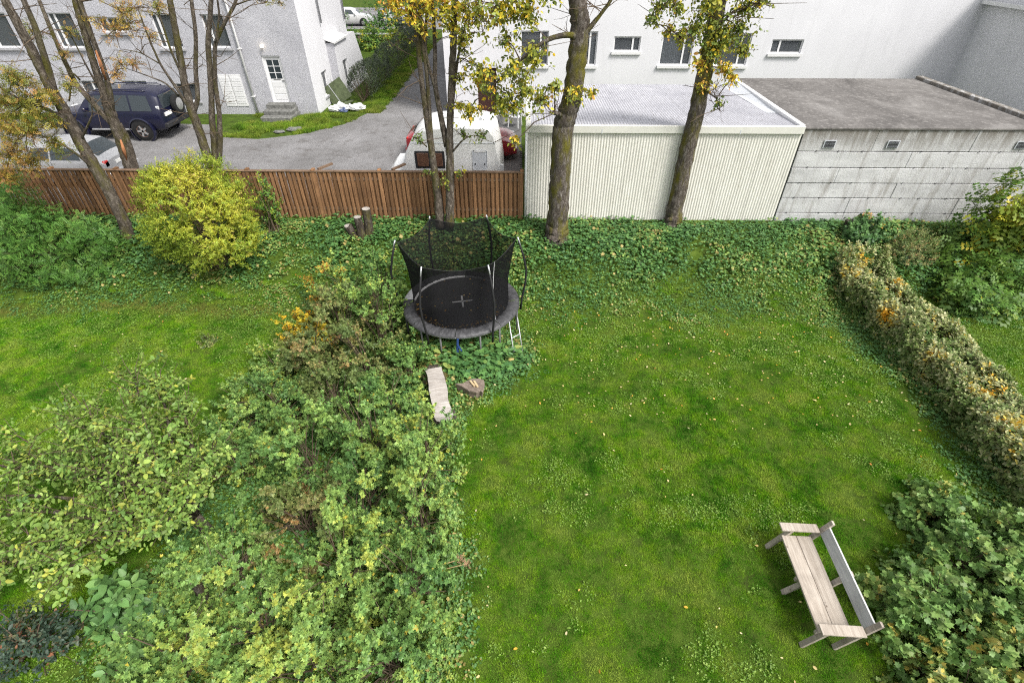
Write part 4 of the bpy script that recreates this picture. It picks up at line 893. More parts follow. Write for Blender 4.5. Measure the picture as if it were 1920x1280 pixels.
# ------------------------------------------------------------------ scattered mats of small plants (one object each; no one could count them)
def scatter(name, mat, tmpls, P, rot, scl, var, extra, label):
    """tmpls: list of (verts, faces, rnd, hue); every point of P carries a copy of one of them"""
    vs, fs, rn, hu, tid = [], [], [], [], []
    for t, (v, f, r_, h2) in enumerate(tmpls):
        o = len(vs); vs += [tuple(p) for p in v]; fs += [tuple(i+o for i in q) for q in f]; rn += list(r_); hu += list(h2); tid += [t]*len(v)
    nv = len(vs); n_ = len(P); me = bpy.data.meshes.new(name); me.from_pydata(vs + P.tolist(), [], fs)
    def attr(nm, ty, key, arr): me.attributes.new(nm, ty, 'POINT').data.foreach_set(key, np.ascontiguousarray(arr).ravel())
    attr('tid', 'INT', 'value', np.array(tid + list(100+var), np.int32)); attr('rnd', 'FLOAT', 'value', np.concatenate([rn, np.zeros(n_)]).astype(np.float32)); attr('hue', 'FLOAT', 'value', np.concatenate([hu, np.zeros(n_)]).astype(np.float32))
    attr('rot', 'FLOAT_VECTOR', 'vector', np.concatenate([np.zeros((nv, 3)), rot]).astype(np.float32)); attr('scl', 'FLOAT', 'value', np.concatenate([np.ones(nv), scl]).astype(np.float32)); attr('dry', 'FLOAT', 'value', np.concatenate([np.zeros(nv), extra]).astype(np.float32))
    o = link(name, me, mat); tag(o, label, kind='stuff')
    ng = bpy.data.node_groups.new(name + '_scatter', 'GeometryNodeTree'); ng.interface.new_socket('Geometry', in_out='INPUT', socket_type='NodeSocketGeometry'); ng.interface.new_socket('Geometry', in_out='OUTPUT', socket_type='NodeSocketGeometry')
    L = ng.links; gi = ng.nodes.new('NodeGroupInput'); go = ng.nodes.new('NodeGroupOutput'); jn = ng.nodes.new('GeometryNodeJoinGeometry')
    def named(nm, ty): a = ng.nodes.new('GeometryNodeInputNamedAttribute'); a.data_type = ty; a.inputs['Name'].default_value = nm; return a.outputs[0]
    def cmp(val, op='EQUAL'):
        c_ = ng.nodes.new('FunctionNodeCompare'); c_.data_type = 'INT'; c_.operation = op; L.new(named('tid', 'INT'), c_.inputs[2]); c_.inputs[3].default_value = val; return c_.outputs[0]
    sp_ = ng.nodes.new('GeometryNodeSeparateGeometry'); L.new(gi.outputs[0], sp_.inputs[0]); L.new(cmp(99, 'GREATER_THAN'), sp_.inputs[1])
    mp = ng.nodes.new('GeometryNodeMeshToPoints'); L.new(sp_.outputs[0], mp.inputs[0])
    er = ng.nodes.new('FunctionNodeEulerToRotation'); L.new(named('rot', 'FLOAT_VECTOR'), er.inputs[0])
    for t in range(len(tmpls)):
        s2 = ng.nodes.new('GeometryNodeSeparateGeometry'); L.new(gi.outputs[0], s2.inputs[0]); L.new(cmp(t), s2.inputs[1])
        ip = ng.nodes.new('GeometryNodeInstanceOnPoints'); L.new(mp.outputs[0], ip.inputs['Points']); L.new(cmp(100+t), ip.inputs['Selection']); L.new(s2.outputs[0], ip.inputs['Instance'])
        L.new(er.outputs[0], ip.inputs['Rotation']); L.new(named('scl', 'FLOAT'), ip.inputs['Scale']); L.new(ip.outputs[0], jn.inputs[0])
    L.new(jn.outputs[0], go.inputs[0]); md = o.modifiers.new('scatter', 'NODES'); md.node_group = ng
    return o
def blade_patch(seed, side_=.30, n_=520, hmin=.022, hmax=.055, wd=.0048):
    rs = np.random.default_rng(seed); p = np.stack([rs.uniform(-side_/2, side_/2, n_), rs.uniform(-side_/2, side_/2, n_), np.zeros(n_)], 1)
    a = rs.uniform(0, 6.28, n_); ln = rs.uniform(hmin, hmax, n_); tilt = rs.uniform(.15, 1.15, n_)
    tip = p + np.stack([np.cos(a)*np.sin(tilt)*ln, np.sin(a)*np.sin(tilt)*ln, np.cos(tilt)*ln], 1)
    s = np.stack([-np.sin(a), np.cos(a), np.zeros(n_)], 1)*wd*rs.uniform(.6, 1.2, (n_, 1))
    v = np.stack([p-s/2, p+s/2, tip], 1).reshape(-1, 3); r_ = np.repeat(rs.uniform(0, 1, n_), 3)
    return v, [(3*k, 3*k+1, 3*k+2) for k in range(n_)], r_, np.zeros(len(v))
def plantlet(seed, nl, size, h, spread, tmpl, hue=(.4, .22)):
    rs = np.random.default_rng(seed); a = np.arange(nl)*2.4 + rs.uniform(0, 1, nl); r_ = spread*np.sqrt(rs.uniform(0, 1, nl)); z = h*(1-.6*(r_/max(spread, 1e-6))**2)*rs.uniform(.5, 1.1, nl)
    pos = np.stack([r_*np.cos(a), r_*np.sin(a), z], 1); el = rs.uniform(-.5, .45, nl)
    ax = np.stack([np.cos(a)*np.cos(el), np.sin(a)*np.cos(el), np.sin(el)], 1); nn = np.stack([-np.cos(a)*np.sin(el), -np.sin(a)*np.sin(el), np.cos(el)], 1) + rs.normal(0, .3, (nl, 3))
    sz = size*rs.uniform(.6, 1.25, nl); y = nrm(ax); zz = nrm(nn - y*np.sum(nn*y, 1, keepdims=True)); x = np.cross(y, zz); tv = tmpl[0]; k = len(tv)
    V = (pos[:, None] + sz[:, None, None]*(tv[None, :, 0:1]*x[:, None] + tv[None, :, 1:2]*y[:, None] + tv[None, :, 2:3]*zz[:, None])).reshape(-1, 3)
    return V, [tuple(i+j*k for i in f) for j in range(nl) for f in tmpl[1]], np.repeat(rs.uniform(0, 1, nl), k), np.repeat(np.clip(rs.normal(hue[0], hue[1], nl), 0, 1), k)
def jitter_grid(x0, x1, y0, y1, st, rs, j=.5):
    gx, gy = np.meshgrid(np.arange(x0, x1, st), np.arange(y0, y1, st)); x = gx.ravel() + rs.uniform(-j, j, gx.size)*st; y = gy.ravel() + rs.uniform(-j, j, gx.size)*st; return x, y
rs = np.random.default_rng(77)
def slope_rot(x, y, rs):
    e = .15; sx = (ground_z(x+e, y)-ground_z(x-e, y))/(2*e); sy = (ground_z(x, y+e)-ground_z(x, y-e))/(2*e)
    return np.stack([np.arctan(sy), -np.arctan(sx), np.zeros_like(sx)], 1)
# where each mat grows
def thicket_x(y): return -.95 - .12*np.sin(y*1.3) - .35*sstep(4.5, 9, y)           # right-hand edge of the currant thicket
def cover_amount(x, y):
    nz = vnoise(x, y, 1.1, 9) - .5; nf = vnoise(x, y, .35, 10) - .5
    bank = sstep(10.55, 12.25, y + nz*1.3 + nf*.6 - .35*sstep(-4, -7, x) + .25*sstep(6, 9, x))
    thick = sstep(.30, -.1, x - thicket_x(y) + nz*.45 + nf*.4)*sstep(-6.6, -5.6, x + nz)*(y < 12)
    tramp_side = sstep(1.0, .2, np.hypot(x+1.2, (y-9.6)*.9) - .9 + nz*.8)
    hedge_foot = sstep(8.3, 9.1, x + nz*.9 + nf*.3 - .35*sstep(9, 4, y))*sstep(12.0, 10.6, x)
    bank = bank*(.35 + .65*sstep(.22, .36, vnoise(x, y, .8, 61)*.6 + vnoise(x, y, .3, 62)*.4))
    return np.maximum.reduce([bank, thick, tramp_side*.95, hedge_foot*.9])
x, y = jitter_grid(-19.5, 15.5, .9, 13.0, .20, rs); ca = cover_amount(x, y); k = rs.uniform(0, 1, len(x)) > ca*.92; x, y = x[k], y[k]
dry = np.clip(.95*np.exp(-((y-11.65-.12*np.sin(x))/.28)**2)*sstep(-3.8, -5.0, x)*(.4+vnoise(x, y, .8, 4)), 0, .8) + .30*np.clip(vnoise(x, y, .9, 31)-.62, 0, 1)*(x > -2)
P = np.stack([x, y, ground_z(x, y)-.004], 1); rot = slope_rot(x, y, rs); rot[:, 2] = rs.uniform(0, 6.28, len(x))
scatter('lawn_grass', M['blades'], [blade_patch(s) for s in range(1, 5)], P, rot, rs.uniform(.85, 1.25, len(x))*(1 + .35*(vnoise(x, y, 1.3, 6) > .62)), rs.integers(0, 4, len(x)), dry, 'short green lawn grass with darker and yellower patches')
x, y = jitter_grid(-14, 14, 1.2, 12.6, .085, rs); d_ = vnoise(x, y, .9, 14)*.6 + vnoise(x, y, .3, 15)*.4
near = sstep(5.0, 2.0, y)*.10 + sstep(8.6, 11.0, y)*.30 + sstep(6.2, 8.8, x)*.12; k = d_ + near + rs.uniform(-.1, .1, len(x)) > .69; x, y = x[k], y[k]
P = np.stack([x, y, ground_z(x, y)], 1); rot = np.stack([np.zeros(len(x)), np.zeros(len(x)), rs.uniform(0, 6.28, len(x))], 1)
scatter('lawn_weeds', M['lf_clover'], [plantlet(s, 8, .032, .05, .055, T_OVAL, (.45, .25)) for s in range(20, 24)], P, rot, rs.uniform(.7, 1.35, len(x)), rs.integers(0, 4, len(x)), np.zeros(len(x)), 'pale low weeds and clover mixed into the lawn')
x, y = jitter_grid(-19.5, 16.5, 1.0, 15.0, .135, rs); ca = cover_amount(x, y); k = (rs.uniform(0, 1, len(x)) < ca) & (y < 14.93) & ~((np.hypot(x-4.6, y-3.9) < .9)); x, y = x[k], y[k]
hh = .5 + .30*ca[k] + 2.3*np.exp(-((x+1.45)/1.5)**4 - ((y-9.5)/.5)**2) + .85*sstep(11.8, 13.6, y)*(vnoise(x, y, .9, 12)*.7 + vnoise(x, y, .35, 13)*.6 - .15) + .7*sstep(14.2, 14.9, y)*np.clip(vnoise(x, y, .7, 19)-.35, 0, 1)
P = np.stack([x, y, ground_z(x, y)-.01], 1); rot = slope_rot(x, y, rs)*.6; rot[:, 2] = rs.uniform(0, 6.28, len(x))
scatter('ground_cover', M['lf_cover'], [plantlet(s, 16, .062, .15, .13, T_LOBE if s % 2 else T_OVAL, (.15 + .12*(s-40), .17)) for s in range(40, 46)], P, rot, np.clip(hh, .4, 2.9)*rs.uniform(.75, 1.2, len(x)), np.clip((vnoise(x, y, 1.0, 51)*.6+vnoise(x, y, .35, 52)*.4)*9-1.8 + rs.normal(0, .8, len(x)), 0, 5).astype(int), np.zeros(len(x)), 'dense leafy green ground cover on the bank and bed edges')
# fallen leaves
n_ = 440; x = np.concatenate([rs.uniform(-.6, 9.0, 330), rs.uniform(-1.2, 9, 85), rs.uniform(-12, -5.5, 25)]); y = np.concatenate([11.8 - 4.4*rs.uniform(0, 1, 330)**1.5, rs.uniform(2.2, 9.5, 85), rs.uniform(8.5, 12, 25)])
a = rs.uniform(0, 6.28, n_); ax = np.stack([np.cos(a), np.sin(a), rs.uniform(-.3, .3, n_)], 1); nn = np.stack([rs.normal(0, .3, n_), rs.normal(0, .3, n_), np.ones(n_)], 1)
tag(link('fallen_leaves', leaf_mesh('fallen_leaves', T_OVAL, np.stack([x, y, ground_z(x, y)+.045], 1), ax, nn, rs.uniform(.03, .07, n_), np.clip(rs.beta(1.0, 1.5, n_), 0, 1), rs.uniform(0, 1, n_)), M['lf_fallen']), 'small pale and orange leaves fallen on the lawn', kind='stuff')
n_ = 150; a = rs.uniform(0, 6.28, n_); r_ = 1.17*np.sqrt(rs.uniform(.0, 1, n_)); r_[40:] = rs.uniform(1.02, 1.2, n_-40); a[40:] = rs.uniform(3.3, 6.1, n_-40); x = TC[0]+r_*np.cos(a); y = TC[1]+r_*np.sin(a); b_ = rs.uniform(0, 6.28, n_)
tag(link('leaf_litter', leaf_mesh('leaf_litter', T_OVAL, np.stack([x, y, np.full(n_, TH+.016)], 1), np.stack([np.cos(b_), np.sin(b_), 0*b_], 1), np.stack([rs.normal(0, .3, n_), rs.normal(0, .3, n_), np.ones(n_)], 1), rs.uniform(.03, .06, n_), rs.uniform(.3, 1, n_), rs.uniform(0, .8, n_)), M['lf_fallen']), 'dry leaves gathered along the front of the trampoline mat', kind='stuff')

# ------------------------------------------------------------------ the thicket of currant bushes
TG = 'currant bushes in the thicket'
th = [  # x, y, rx, ry, h, material, hue, label
 (-1.75, 2.75, .85, .75, 1.25, 'lf_currant', .55, 'green currant bush at the bottom edge beside the lawn'),
 (-2.85, 2.75, .85, .75, 1.25, 'lf_currant', .68, 'yellowish green currant bush at the bottom edge, away from the lawn'),
 (-3.75, 3.3, .75, .75, 1.1, 'lf_currant', .55, 'currant bush between the broad leaved plant and the thicket'),
 (-1.65, 3.9, .75, .75, 1.15, 'lf_currant', .42, 'low dark currant bush behind the dry umbel stalks'),
 (-2.7, 4.0, .85, .8, 1.4, 'lf_currant', .58, 'currant bush in the middle of the lower thicket'),
 (-1.75, 5.0, .80, .8, 1.35, 'lf_currant', .55, 'currant bush at the lawn edge above the dry umbel stalks'),
 (-2.75, 5.3, .85, .8, 1.25, 'lf_currant', .42, 'darker currant bush deep in the thicket'),
 (-3.75, 4.9, .8, .8, 1.1, 'lf_olive', .5, 'half bare brownish currant bush deep in the thicket'),
 (-1.85, 6.1, .85, .8, 1.45, 'lf_currant', .60, 'bright currant bush at the lawn edge below the log seat'),
 (-2.95, 6.5, .90, .85, 1.6, 'lf_currant', .50, 'big currant bush left of the log seat'),
 (-4.05, 6.2, .85, .85, 1.45, 'lf_currant', .45, 'currant bush beside the pale oval leaved tree'),
 (-2.9, 7.7, .75, .75, 1.15, 'lf_currant', .40, 'dark currant bush just left of the log seat top'),
 (-3.95, 7.7, .95, .85, 1.3, 'lf_olive', .3, 'olive currant bush on the left of the thicket'),
 (-5.0, 7.5, .8, .8, 1.05, 'lf_currant', .42, 'low currant bush at the left lawn edge of the thicket'),
 (-3.6, 9.0, 1.0, .95, 1.65, 'lf_olive', .48, 'brownish bush in front of the trampoline'),
 (-4.75, 8.9, .95, .9, 1.4, 'lf_olive', .52, 'brown tinged bush at the left lawn edge'),
 (-3.5, 10.2, .95, .9, 1.8, 'lf_currant', .5, 'tall green bush left of the trampoline'),
 (-4.6, 10.3, 1.0, .9, 1.7, 'lf_olive', .3, 'bush beside the yellow clump'),
 (-3.7, 11.5, .95, .85, 1.65, 'lf_currant', .45, 'greyish green bush behind the left trampoline pole'),
 (-4.8, 11.6, .95, .85, 1.55, 'lf_currant', .72, 'yellow topped bush below the sawn trunks'),
]
for k, (x, y, rx, ry, h, mt, hu, lb) in enumerate(th):
    ac = [(.2, -.1, h*.9, .35, .97)] if k == 19 else None; mt_ = mt == 'lf_olive' or k == 19
    shrub('currant_bush', lb, (x, y), rx*1.05, ry*1.05, h*1.18, 540, 13, .068, T_LOBE3, mt, 'bush', TG, (hu, .17), ac, length=.15, nst=34, lump=.30, deep=.60, clumps=38, crad=.11, jit=.45, cap=(1.0 if mt_ else .93))
for a in [(-4.75, 2.7, .8, .75, 1.1, 'lf_currant', .66, 'light green currant bush near the broad leaved plants'), (-4.6, 4.0, .75, .75, 1.05, 'lf_currant', .5, 'currant bush hiding the foot of the fruit tree'), (-5.4, 6.2, .85, .85, 1.0, 'lf_currant', .42, 'dark currant bush right of the fruit tree crown'), (-5.7, 7.7, .8, .8, .85, 'lf_currant', .5, 'low bush at the edge of the left lawn'), (-5.75, 9.0, .75, .75, .7, 'lf_currant', .55, 'lowest bush at the left lawn below the yellow clump'), (-2.6, 8.9, .6, .6, .75, 'lf_currant', .4, 'low green bush under the trampoline edge'), (-5.15, 3.9, .6, .6, .8, 'lf_currant', .5, 'low currant bush in front of the fruit tree trunk'), (-5.3, 1.9, .8, .7, .9, 'lf_currant', .6, 'currant bush cut by the bottom edge near the rose'), (-3.7, 2.1, .8, .7, 1.0, 'lf_currant', .66, 'currant bush cut by the bottom edge in mid thicket')]:
    shrub('currant_bush', a[7], a[:2], a[2], a[3], a[4]*1.15, 540, 13, .068, T_LOBE3, a[5], 'bush', TG, (a[6], .17), None, length=.15, nst=34, lump=.30, deep=.60, clumps=38, crad=.11, jit=.45, cap=.93)
shrub('yellow_bush', 'small bush turned yellow and orange beside the left lawn', (-5.4, 10.1), .78, .6, 1.05, 330, 12, .085, T_LOBE, 'lf_yellow', 'bush', None, (.38, .26), length=.18)
shrub('low_sprout', 'single low weed tuft on the left lawn', (-8.1, 10.2), .36, .28, .22, 60, 8, .06, T_OVAL, 'lf_olive', 'weed', None, (.3, .2), length=.10, nst=6)

# ------------------------------------------------------------------ other shrubs
shrub('golden_bush', 'large rounded yellow green bush in front of the fence', (-8.9, 13.05), 1.50, 1.30, 1.62, 4600, 14, .072, T_RHOMB, 'lf_golden', 'bush', None, (.42, .16), [(.6, -.8, 1.6, .7, .7), (-.7, -.9, 1.2, .7, .2), (.2, -.3, 2.7, .7, .85), (1.1, -.3, 1.9, .5, .75), (-.5, -.6, 2.3, .45, .6)], length=.16, lump=.13, zlo=-.85, deep=.30, nst=60, el=(-.4, .9), lift=1.62, clumps=560, crad=.12)
shrub('green_sapling', 'thin green shrub poking out beside the golden bush', (-7.6, 14.4), .55, .4, 1.7, 160, 9, .085, T_OVAL, 'lf_elder', 'shrub', None, (.35, .2), length=.25, zlo=.4, deep=.6)
shrub('feathery_shrub', 'dark feathery green shrub under the leaning rowan', (-13.6, 13.0), 2.0, 1.0, 1.9, 750, 6, .24, T_FERN, 'lf_fern', 'shrub', None, (.5, .25), length=.25, lump=.3, nst=40, upn=.9)
shrub('feathery_shrub', 'tall dark green shrub against the fence at the left edge', (-15.4, 13.9), 1.5, .7, 2.8, 650, 6, .22, T_FERN, 'lf_fern', 'shrub', None, (.45, .25), length=.25, lump=.3, nst=40, upn=.9)
shrub('elder_shrub', 'tall elder with long toothed leaves before the concrete wall', (14.3, 13.5), 1.5, 1.0, 2.6, 460, 6, .36, T_ELDER, 'lf_elder', 'shrub', None, (.45, .2), [(-.6, -.3, 1.7, .8, .85), (.1, .2, 1.6, .5, .9)], length=.35, lump=.40, nst=40, r0=.02, deep=.6, upn=.7)
shrub('elder_shrub', 'low elder shoots spreading in front of the tall one', (13.2, 12.3), 1.5, .9, 1.05, 420, 6, .34, T_ELDER, 'lf_elder', 'shrub', None, (.30, .16), length=.3, lump=.35, nst=30, upn=.9)
shrub('blue_green_shrub', 'bluish green leafy plant round the mossy stump', (10.35, 14.15), .75, .5, .75, 260, 10, .10, T_LOBE, 'lf_peony', 'shrub', None, (.25, .2), length=.2)
shrub('rounded_shrub', 'small rounded olive shrub below the concrete wall', (11.55, 13.55), .78, .6, .95, 620, 12, .055, T_RHOMB, 'lf_olive', 'shrub', None, (.45, .25), length=.14, lump=.12, zlo=.0)
shrub('orange_flower_plant', 'small plant with orange tops on the mossy stump', (10.5, 14.55, 1.55), .20, .15, .25, 30, 7, .06, T_OVAL, 'lf_yellow', 'plant', None, (.85, .15), length=.1, nst=8)
shrub('orange_flower_plant', 'orange topped plant right of the mossy stump', (11.0, 14.5, 1.3), .22, .15, .25, 34, 7, .06, T_OVAL, 'lf_yellow', 'plant', None, (.9, .12), length=.1, nst=8)
BG = 'bramble bushes by the bench'
for k, (x, y, rx, ry, h, hu, lb) in enumerate([(6.3, 3.6, .85, .85, .95, .55, 'bramble bush right behind the bench'), (7.1, 2.9, .9, .8, 1.0, .6, 'bramble bush right of the near end of the bench'), (6.0, 2.5, .8, .7, .85, .72, 'yellowish bramble bush at the bottom below the bench'), (7.4, 4.2, .85, .8, 1.0, .5, 'bramble bush between bench and hedge'), (8.1, 3.4, .9, .9, 1.1, .45, 'darker bramble bush at the right edge'), (6.9, 1.9, .9, .7, .9, .65, 'bramble bush in the bottom right corner'), (8.2, 2.4, .9, .8, 1.0, .5, 'bramble bush at the right edge near the corner'), (7.6, 5.2, .65, .6, .6, .55, 'small bramble clump at the foot of the hedge'), (8.5, 4.5, .8, .8, .95, .5, 'bramble bush pressed against the near end of the hedge')]):
    shrub('bramble_bush', lb, (x, y), rx, ry, h, 400, 9, .105, T_LOBE, 'lf_raspberry', 'bush', BG, (hu, .15), length=.2, lump=.3, nst=26, clumps=60, crad=.11, jit=.45)
shrub('broad_leaf_plant', 'clump of big bluish green broad leaves, lower left', (-5.95, 3.45), .62, .55, .85, 110, 9, .19, T_OVAL, 'lf_peony', 'plant', None, (.5, .22), length=.22, nst=20, upn=.9)
shrub('broad_leaf_plant', 'smaller broad leaved clump at the bottom left', (-5.35, 2.75), .5, .42, .75, 70, 9, .17, T_OVAL, 'lf_peony', 'plant', None, (.75, .2), length=.2, nst=16, upn=.9)
shrub('rose_bush', 'dark rose bush with reddish tips at the bottom left edge', (-7.1, 2.95), .8, .6, .8, 260, 10, .07, T_OVAL, 'lf_rose', 'bush', None, (.4, .25), [(.1, .2, .75, .25, .8)], length=.2, nst=30)

# right-hand hedge: upright mass with a flat uneven top
SEED[0] += 1; rs = np.random.default_rng(SEED[0])
hd = empty('mixed_hedge', (10.0, 9.0, 0), 0, 'long hedge of silvery and orange leaves along the lawn', 'hedge')
n_ = 5200; t = rs.uniform(0, 1, n_); yv = 13.15 - 10.4*t; wd = .72 + .07*np.sin(yv*2.1) + .06*np.sin(yv*4.7+1); ht = 1.02 + .10*np.sin(yv*1.3+.5) + .08*np.sin(yv*3.9)
ph = rs.uniform(-.15, math.pi+.15, n_); sq = .55
cx_ = np.sign(np.cos(ph))*np.abs(np.cos(ph))**sq; cz_ = np.sign(np.sin(ph))*np.abs(np.sin(ph))**sq
rf = 1 - .35*rs.uniform(0, 1, n_)**2
pos = np.stack([cx_*wd*rf + .10*np.sin(yv*.9), yv - 9.0, np.maximum(.08, (.25 + cz_*(ht-.25)*rf))], 1); pos[:, 2] += ground_z(pos[:, 0]+9.9, yv)
dr = np.stack([cx_*.9, rs.normal(0, .25, n_), np.maximum(cz_, -.1)+.45], 1) + rs.normal(0, .2, (n_, 3))
P, A, Nn, S_, sid = shoot_leaves(pos, nrm(dr), 12, .14, .092, rs, -.2, .8, .4, .6)
top = np.clip(pos[:, 2]/1.2, 0, 1); hq = vnoise(pos[:, 1], pos[:, 0]*2, .55, 3)
hs_ = np.clip(.10 + .36*top*vnoise(pos[:, 1]+5, pos[:, 0], .3, 8)*1.4 + .52*np.clip(hq-.46, 0, 1)*1.6 + rs.normal(0, .13, n_), 0, 1)
q = np.exp(-((yv-10.6)**2/.10 + (pos[:, 2]-.75)**2/.12 + (pos[:, 0]+.66)**2/.10)); hs_ = hs_*(1-q) + .97*q
H_ = hs_[sid] + rs.normal(0, .13, len(P))
link('foliage', leaf_mesh('foliage', T_OVAL, P, A, Nn, S_, H_, rs.uniform(0, 1, len(P))), M['lf_hedge'], hd)
b = MB()
for k in range(260):
    i = rs.integers(0, n_); o = np.array([rs.normal(0, .18), pos[i, 1]+rs.normal(0, .12), float(ground_z(9.9, pos[i, 1]+9))-.02]); b.tube([o, (o+pos[i])/2+np.array([0, 0, .06]), pos[i]], [.011, .008, .003], 4, False)
b.build('stems', M['twig'], hd)
# clipped grey-green hedge along the drive
def drive_hedge():
    rs = np.random.default_rng(909); rt = empty('drive_hedge', (-8.3, 36, GY), 0, 'grey green clipped hedge along the left of the drive', 'hedge')
    n_ = 2600; yv = 28.3 + 19*rs.uniform(0, 1, n_)**1.3; ph = rs.uniform(0, math.pi, n_); cx_ = np.sign(np.cos(ph))*np.abs(np.cos(ph))**.5; cz_ = np.abs(np.sin(ph))**.5
    pos = np.stack([cx_*(.62+.08*np.sin(yv*2)), yv-36, .1 + cz_*(1.45+.12*np.sin(yv*1.1))], 1); pos[yv < 28.8, 2] *= .9
    dr = np.stack([cx_, rs.normal(0, .3, n_), cz_+.7], 1)
    P, A, Nn, S_, sid = shoot_leaves(pos, nrm(dr), 9, .28, .10, rs, .2, 1.1, .4, .3)
    link('foliage', leaf_mesh('foliage', T_RHOMB, P, A, Nn, S_, np.clip(rs.normal(.5, .25, n_), 0, 1)[sid], rs.uniform(0, 1, len(P))), M['lf_boxy'], rt)
    b = MB(); 
    for k in range(120): i = rs.integers(0, n_); b.tube([(0, pos[i, 1], 0), pos[i]], [.012, .004], 4, False)
    b.build('stems', M['twig'], rt)
drive_hedge()
# far garden greenery
for k, (x, y, rx, ry, h, mt, lb) in enumerate([(-11.3, 44.2, 1.3, 1.1, 1.5, 'lf_elder', 'light green bush in the far garden beside the house'), (-14.6, 46.0, 1.6, 1.3, 2.3, 'lf_fern', 'dark evergreen bush in the far garden near the house'), (-11.6, 49.5, 1.8, 1.3, 2.7, 'lf_fern', 'dark bush behind the far retaining wall'), (-9.2, 49, 1.4, 1.3, 2.3, 'lf_boxy', 'greyish bush at the far end of the drive hedge'), (-10.0, 46.3, .9, .8, 1.0, 'lf_golden', 'yellowish low bush before the far retaining wall'), (-17.5, 50.5, 2.2, 1.6, 3.2, 'lf_elder', 'light green bush half hidden by the plastered house')]):
    shrub('far_bush', lb, (x, y, GY), rx, ry, h, 420, 9, .17, T_OVAL, mt, 'bush', 'bushes in the far garden', (.4, .25), length=.3, nst=14)
shrub('cone_foliage', 'x', (-.80, 24.9, GY+.35), .17, .17, .62, 160, 8, .05, T_RHOMB, 'lf_fern', length=.08, zlo=.0, lump=.05, nst=6)
cone = bpy.data.objects['cone_foliage']
for ch in list(cone.children): ch.parent = pt; ch.location = (0, 0, .35)
bpy.data.objects.remove(cone)
# grass verge by the house and drive
x = np.concatenate([rs.uniform(-13.0, -7.6, 900), rs.uniform(-7.95, -6.95, 900)]); y = np.concatenate([rs.uniform(22.2, 26.1, 900), rs.uniform(26.5, 46, 900)])
edge = np.interp(x, [-13.2, -11.3, -9.7, -8.2, -7.4], [22.6, 22.3, 23.0, 24.5, 26.8]); bare = (vnoise(x, y, .9, 41)*.6 + vnoise(x, y, .35, 42)*.4 > .5) & (y < 26.4)
k = ((y > edge+.1) | (y > 26.4)) & ~bare & ~((x > -12.3) & (x < -10.7) & (y > 24.8)); x, y = x[k], y[k]; P = np.stack([x, y, np.full(len(x), GY-.01)], 1)
scatter('verge_grass', M['blades'], [blade_patch(60, .3, 220, .05, .16, .012), blade_patch(61, .3, 220, .05, .18, .012)], P, np.stack([0*x, 0*x, rs.uniform(0, 6.28, len(x))], 1), rs.uniform(.7, 1.4, len(x)), rs.integers(0, 2, len(x)), .15 + .45*vnoise(x, y, .8, 43), 'rough grass verge beside the drive and house')

